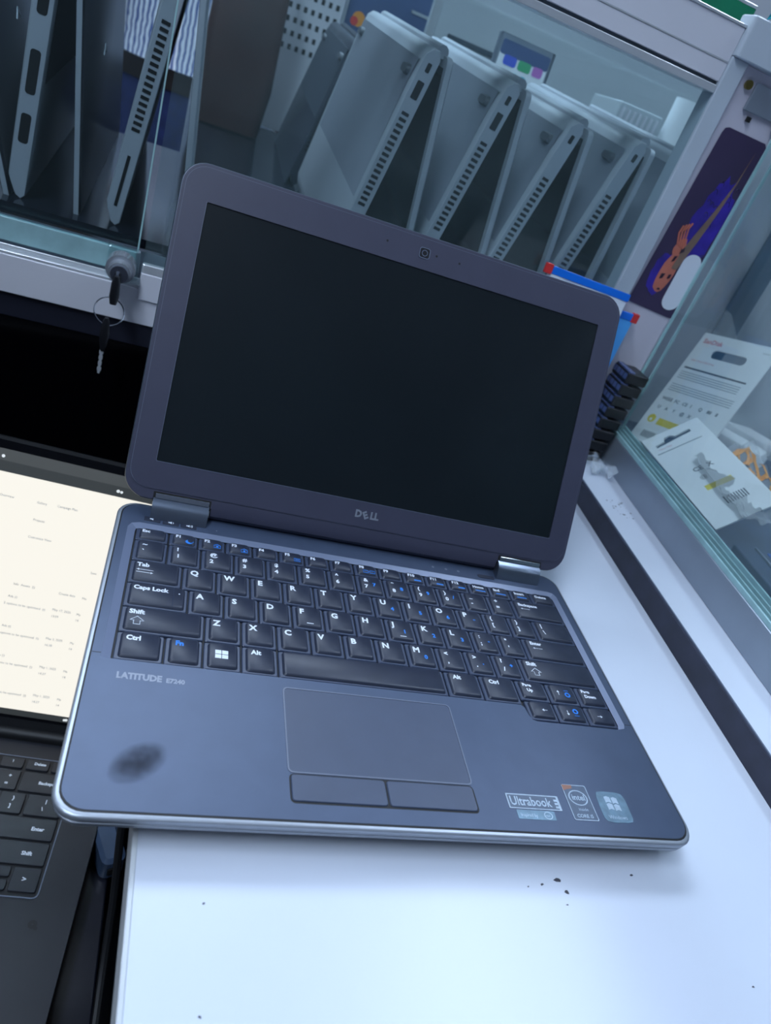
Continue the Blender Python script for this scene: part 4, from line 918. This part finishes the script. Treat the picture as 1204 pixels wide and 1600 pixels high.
MB().rbox(0, 22, -800, 0, 330.1, 350, 1, .5).build('top_frame', 'silver_alu', gc)
MB().box(22, 560, -800, 92, 4, 12).build('case_floor', 'box_navy', gc)
MB().box(10, 560, 92, 98, 4, 350).build('far_wall', 'case_back', gc)
MB().box(120, 150, 88, 91.9, 12.1, 345).build('reflection_band', 'reflection_blue', gc)  # strip painted on the wall in place of a dark reflection in the glass
MB().box(560, 566, -800, 98, 4, 350).build('outer_wall', 'case_back', gc)
# packages inside
def card(name, label, tl, bl, tr, th=3):
    tl, bl, tr = Vector(tl), Vector(bl), Vector(tr); h = (bl - tl).length; w_ = (tr - tl).length
    mw = frame(bl, tr - tl, tl - bl)
    e = tag(empty(name, (0, 0, 0), mw=mw), label, 'package', 'retail packages inside the right case')
    return e, w_, h
e, cw, ch = card('retail_package', 'tall white package with red print, hang slot and yellow bar behind the glass', (410, 495.9, 146.4), (354.6, 452.2, 27), (428.5, 415.8, 167.1))
cw = 92
slot = [(p[0], p[1]) for p in rr(24, 66, ch - 27, ch - 17, 4.5, 0, 4)]
MB().hole(rr2(0, cw, 0, ch, 1), [slot], 0, 1.6).build('card', 'card_white', e)
q = MB(); put(q, 'SanDisk', 5, ch - 12, 7.5, 1.65, bold=.02); put(q, 'Ultra Dual USB Drive', 6, ch - 35, 3.4, 1.65); q.build('print', 'print_red', e)
q = MB(); quad(q, 5, cw - 10, ch - 45, ch - 43, 1.65)
for k, s_ in enumerate(('WEEE', 'FC', 'CE', 'I', 'Q', '88', '8')): put(q, s_, 6 + k * 10.5 + (6 if k else 0), ch - 86, 5.4, 1.65, bold=.02)
for k, s_ in enumerate(('U', 'A', 'Y', '@', 'X', '--')): put(q, s_, 8 + k * 10, ch - 97, 5.4, 1.65, bold=.02)
for k in range(9): quad(q, 12 + k * 1.9, 13 + k * 1.9, 6, 14, 1.65)
put(q, '1234567', 76, ch - 9, 2.4, 1.65); q.build('print', 'print_black', e)
q = MB()
for k in range(4): quad(q, 5, cw - 12, ch - 50 - 2.6 * k, ch - 49 - 2.6 * k, 1.65)
for k in range(4): quad(q, 5, cw - 8, ch - 66 - 2.6 * k, ch - 65 - 2.6 * k, 1.65)
q.build('print', 'print_mid', e)
q = MB(); ringp(q, 11, ch - 110, .01, 5, 1.65, 18); quad(q, 20, 54, ch - 115, ch - 107, 1.65); q.build('print', 'print_yellow', e)
q = MB(); put(q, 'e', 9, ch - 113, 7, 1.75, bold=.03); q.build('print', 'card_white', e)
MB().rbox(18, 70, 20, 60, -9, -.1, 4, 1.5).build('blister', 'film', e)
e, cw, ch = card('retail_package', 'white package with dark hang slot lying along the case rail', (339.5, 413.1, 38), (342.5, 269.5, 33), (382, 411.7, 77))
cw = 60
slot = [(8, ch - 19), (46, ch - 15), (46, ch - 11), (30, ch - 12.4), (26, ch - 8.5), (20, ch - 9), (18, ch - 14), (8, ch - 15)]
MB().hole(rr2(0, cw, 0, ch, 1), [slot], 0, 1.6).build('card', 'card_white', e)
MB().poly(slot, -1.5, -.6).build('slot_backing', 'box_navy', e)
q = MB(); quad(q, 4, cw - 10, ch - 29, ch - 28, 1.65); put(q, 'CE', 20, ch - 70, 8, 1.65, bold=.02); put(q, 'X', 34, ch - 70, 8, 1.65, bold=.02); put(q, '@', 20, ch - 82, 7, 1.65)
for k in range(9): quad(q, 24 + k * 2.4, 25.3 + k * 2.4, ch - 122, ch - 112, 1.65)
q.build('print', 'print_black', e)
q = MB(); quad(q, 18, 44, ch - 98, ch - 91, 1.65); q.build('print', 'print_yellow', e)
q = MB(); put(q, 'Ultra Flair', 8, ch - 24, 3.4, 1.65); q.build('print', 'print_red', e)
# clear bag with orange print
A, B, C_, D = Vector((352, 352, 55)), Vector((500, 440, 56)), Vector((372, 232, 58)), Vector((352, 262, 48))
n = 26; vs = []; fs = []
for i in range(n + 1):
    for j in range(n + 1):
        u, v = j / n, i / n; p = (A * (1 - u) + B * u) * (1 - v) + (D * (1 - u) + C_ * u) * v
        p = p + Vector((0, 0, 7 * noise.noise(Vector((u * 6, v * 6, 3))) + 4 * noise.noise(Vector((u * 15, v * 15, 7))) + 8))
        vs.append(tuple(p))
for i in range(n):
    for j in range(n): a = i * (n + 1) + j; fs.append((a, a + 1, a + n + 2, a + n + 1))
cbag = tag(empty('clear_bag', (400, 320, 40)), 'crumpled clear plastic bag with orange print over the packages', 'bag')
bm0 = MB().add(vs, fs, T(-400, -320, -40)).build('bag_film', 'film', cbag, smooth=True, angle=60)
def at(u, v, up=1.2):
    p = (A * (1 - u) + B * u) * (1 - v) + (D * (1 - u) + C_ * u) * v
    return tuple(p + Vector((-400, -320, -40 + up + 7 * noise.noise(Vector((u * 6, v * 6, 3))) + 4 * noise.noise(Vector((u * 15, v * 15, 7))) + 8)))
q = MB()
def strip(u0, u1, v0, v1, k=6):
    vs = []; fs = []
    for i in range(k + 1):
        for j in range(k + 1): vs.append(at(u0 + (u1 - u0) * j / k, v0 + (v1 - v0) * i / k))
    for i in range(k):
        for j in range(k): a = i * (k + 1) + j; fs.append((a, a + 1, a + k + 2, a + k + 1))
    q.add(vs, fs)
for r_ in ((.50, .84, .08, .14), (.50, .54, .14, .40), (.60, .64, .14, .30), (.70, .74, .10, .44), (.54, .74, .36, .42), (.80, .84, .10, .5), (.74, .98, .46, .52), (.90, .94, .3, .7), (.62, .8, .24, .28), (.84, .98, .62, .68), (.56, .62, .18, .24)): strip(*r_)
tag(q.build('orange_print', 'print_orange', cbag), kind='stuff')
for i, (x, y, z, rz, nm) in enumerate(((520, 478, 12.2, 35, 'nearer'), (566, 520, 12.2, 30, 'farther'))):
    e = tag(empty('charger', (x, y, z), rz), 'white rounded charger on the case floor, the %s of two' % nm, 'charger', 'white chargers in the right case')
    MB().loft([rr(-20, 20, -34, 34, 9, 0, 5), rr(-21, 21, -35, 35, 10, 6, 5), rr(-21, 21, -35, 35, 10, 28, 5), rr(-17, 17, -31, 31, 8, 34, 5)]).build('charger_body', 'paper_white', e, smooth=True, angle=50)
    MB().rbox(-6, 6, -36, -34.8, 12, 18, 1, .3).build('socket', 'vent_black', e)
nb_ = tag(empty('flat_box', (352, 150, 12.2), -4.5), 'flat dark box with a blue label lying near the case glass', 'box')
MB().rbox(0, 120, -60, 112, 0, 16, 2, .8).build('box_body', 'box_navy', nb_)
MB().rbox(22, 24, -60, 111, 16.05, 18, .5, .2).build('box_ridge', 'silver_alu', nb_)
MB().poly(rr2(34, 118, 10, 108, 2), 16.05, 16.6).build('blue_label', 'box_blue', nb_)
fl = MB(); fl.add([(0, 0, 0), (34, -8, 14), (20, 4, 34), (3, 0, 38), (-2, 2, 18)], [(0, 1, 2), (0, 2, 3), (0, 3, 4)])
tag(fl.build('plastic_flap', 'film', X=T(412, 499, 138)), 'torn clear plastic flap behind the tall white package', 'plastic flap')
us = tag(empty('packet', (398, 372, 12.2), 30), 'dark blue glossy packet beneath the packages behind the glass', 'packet')
MB().rbox(-20, 60, -40, 60, 0, 18, 4, 2, 4).build('packet_body', 'gum_blue', us, smooth=True)
MB().rbox(-14, 54, 44, 54, 18.05, 18.6, 1, .2).build('packet_seal', 'silver_alu', us)
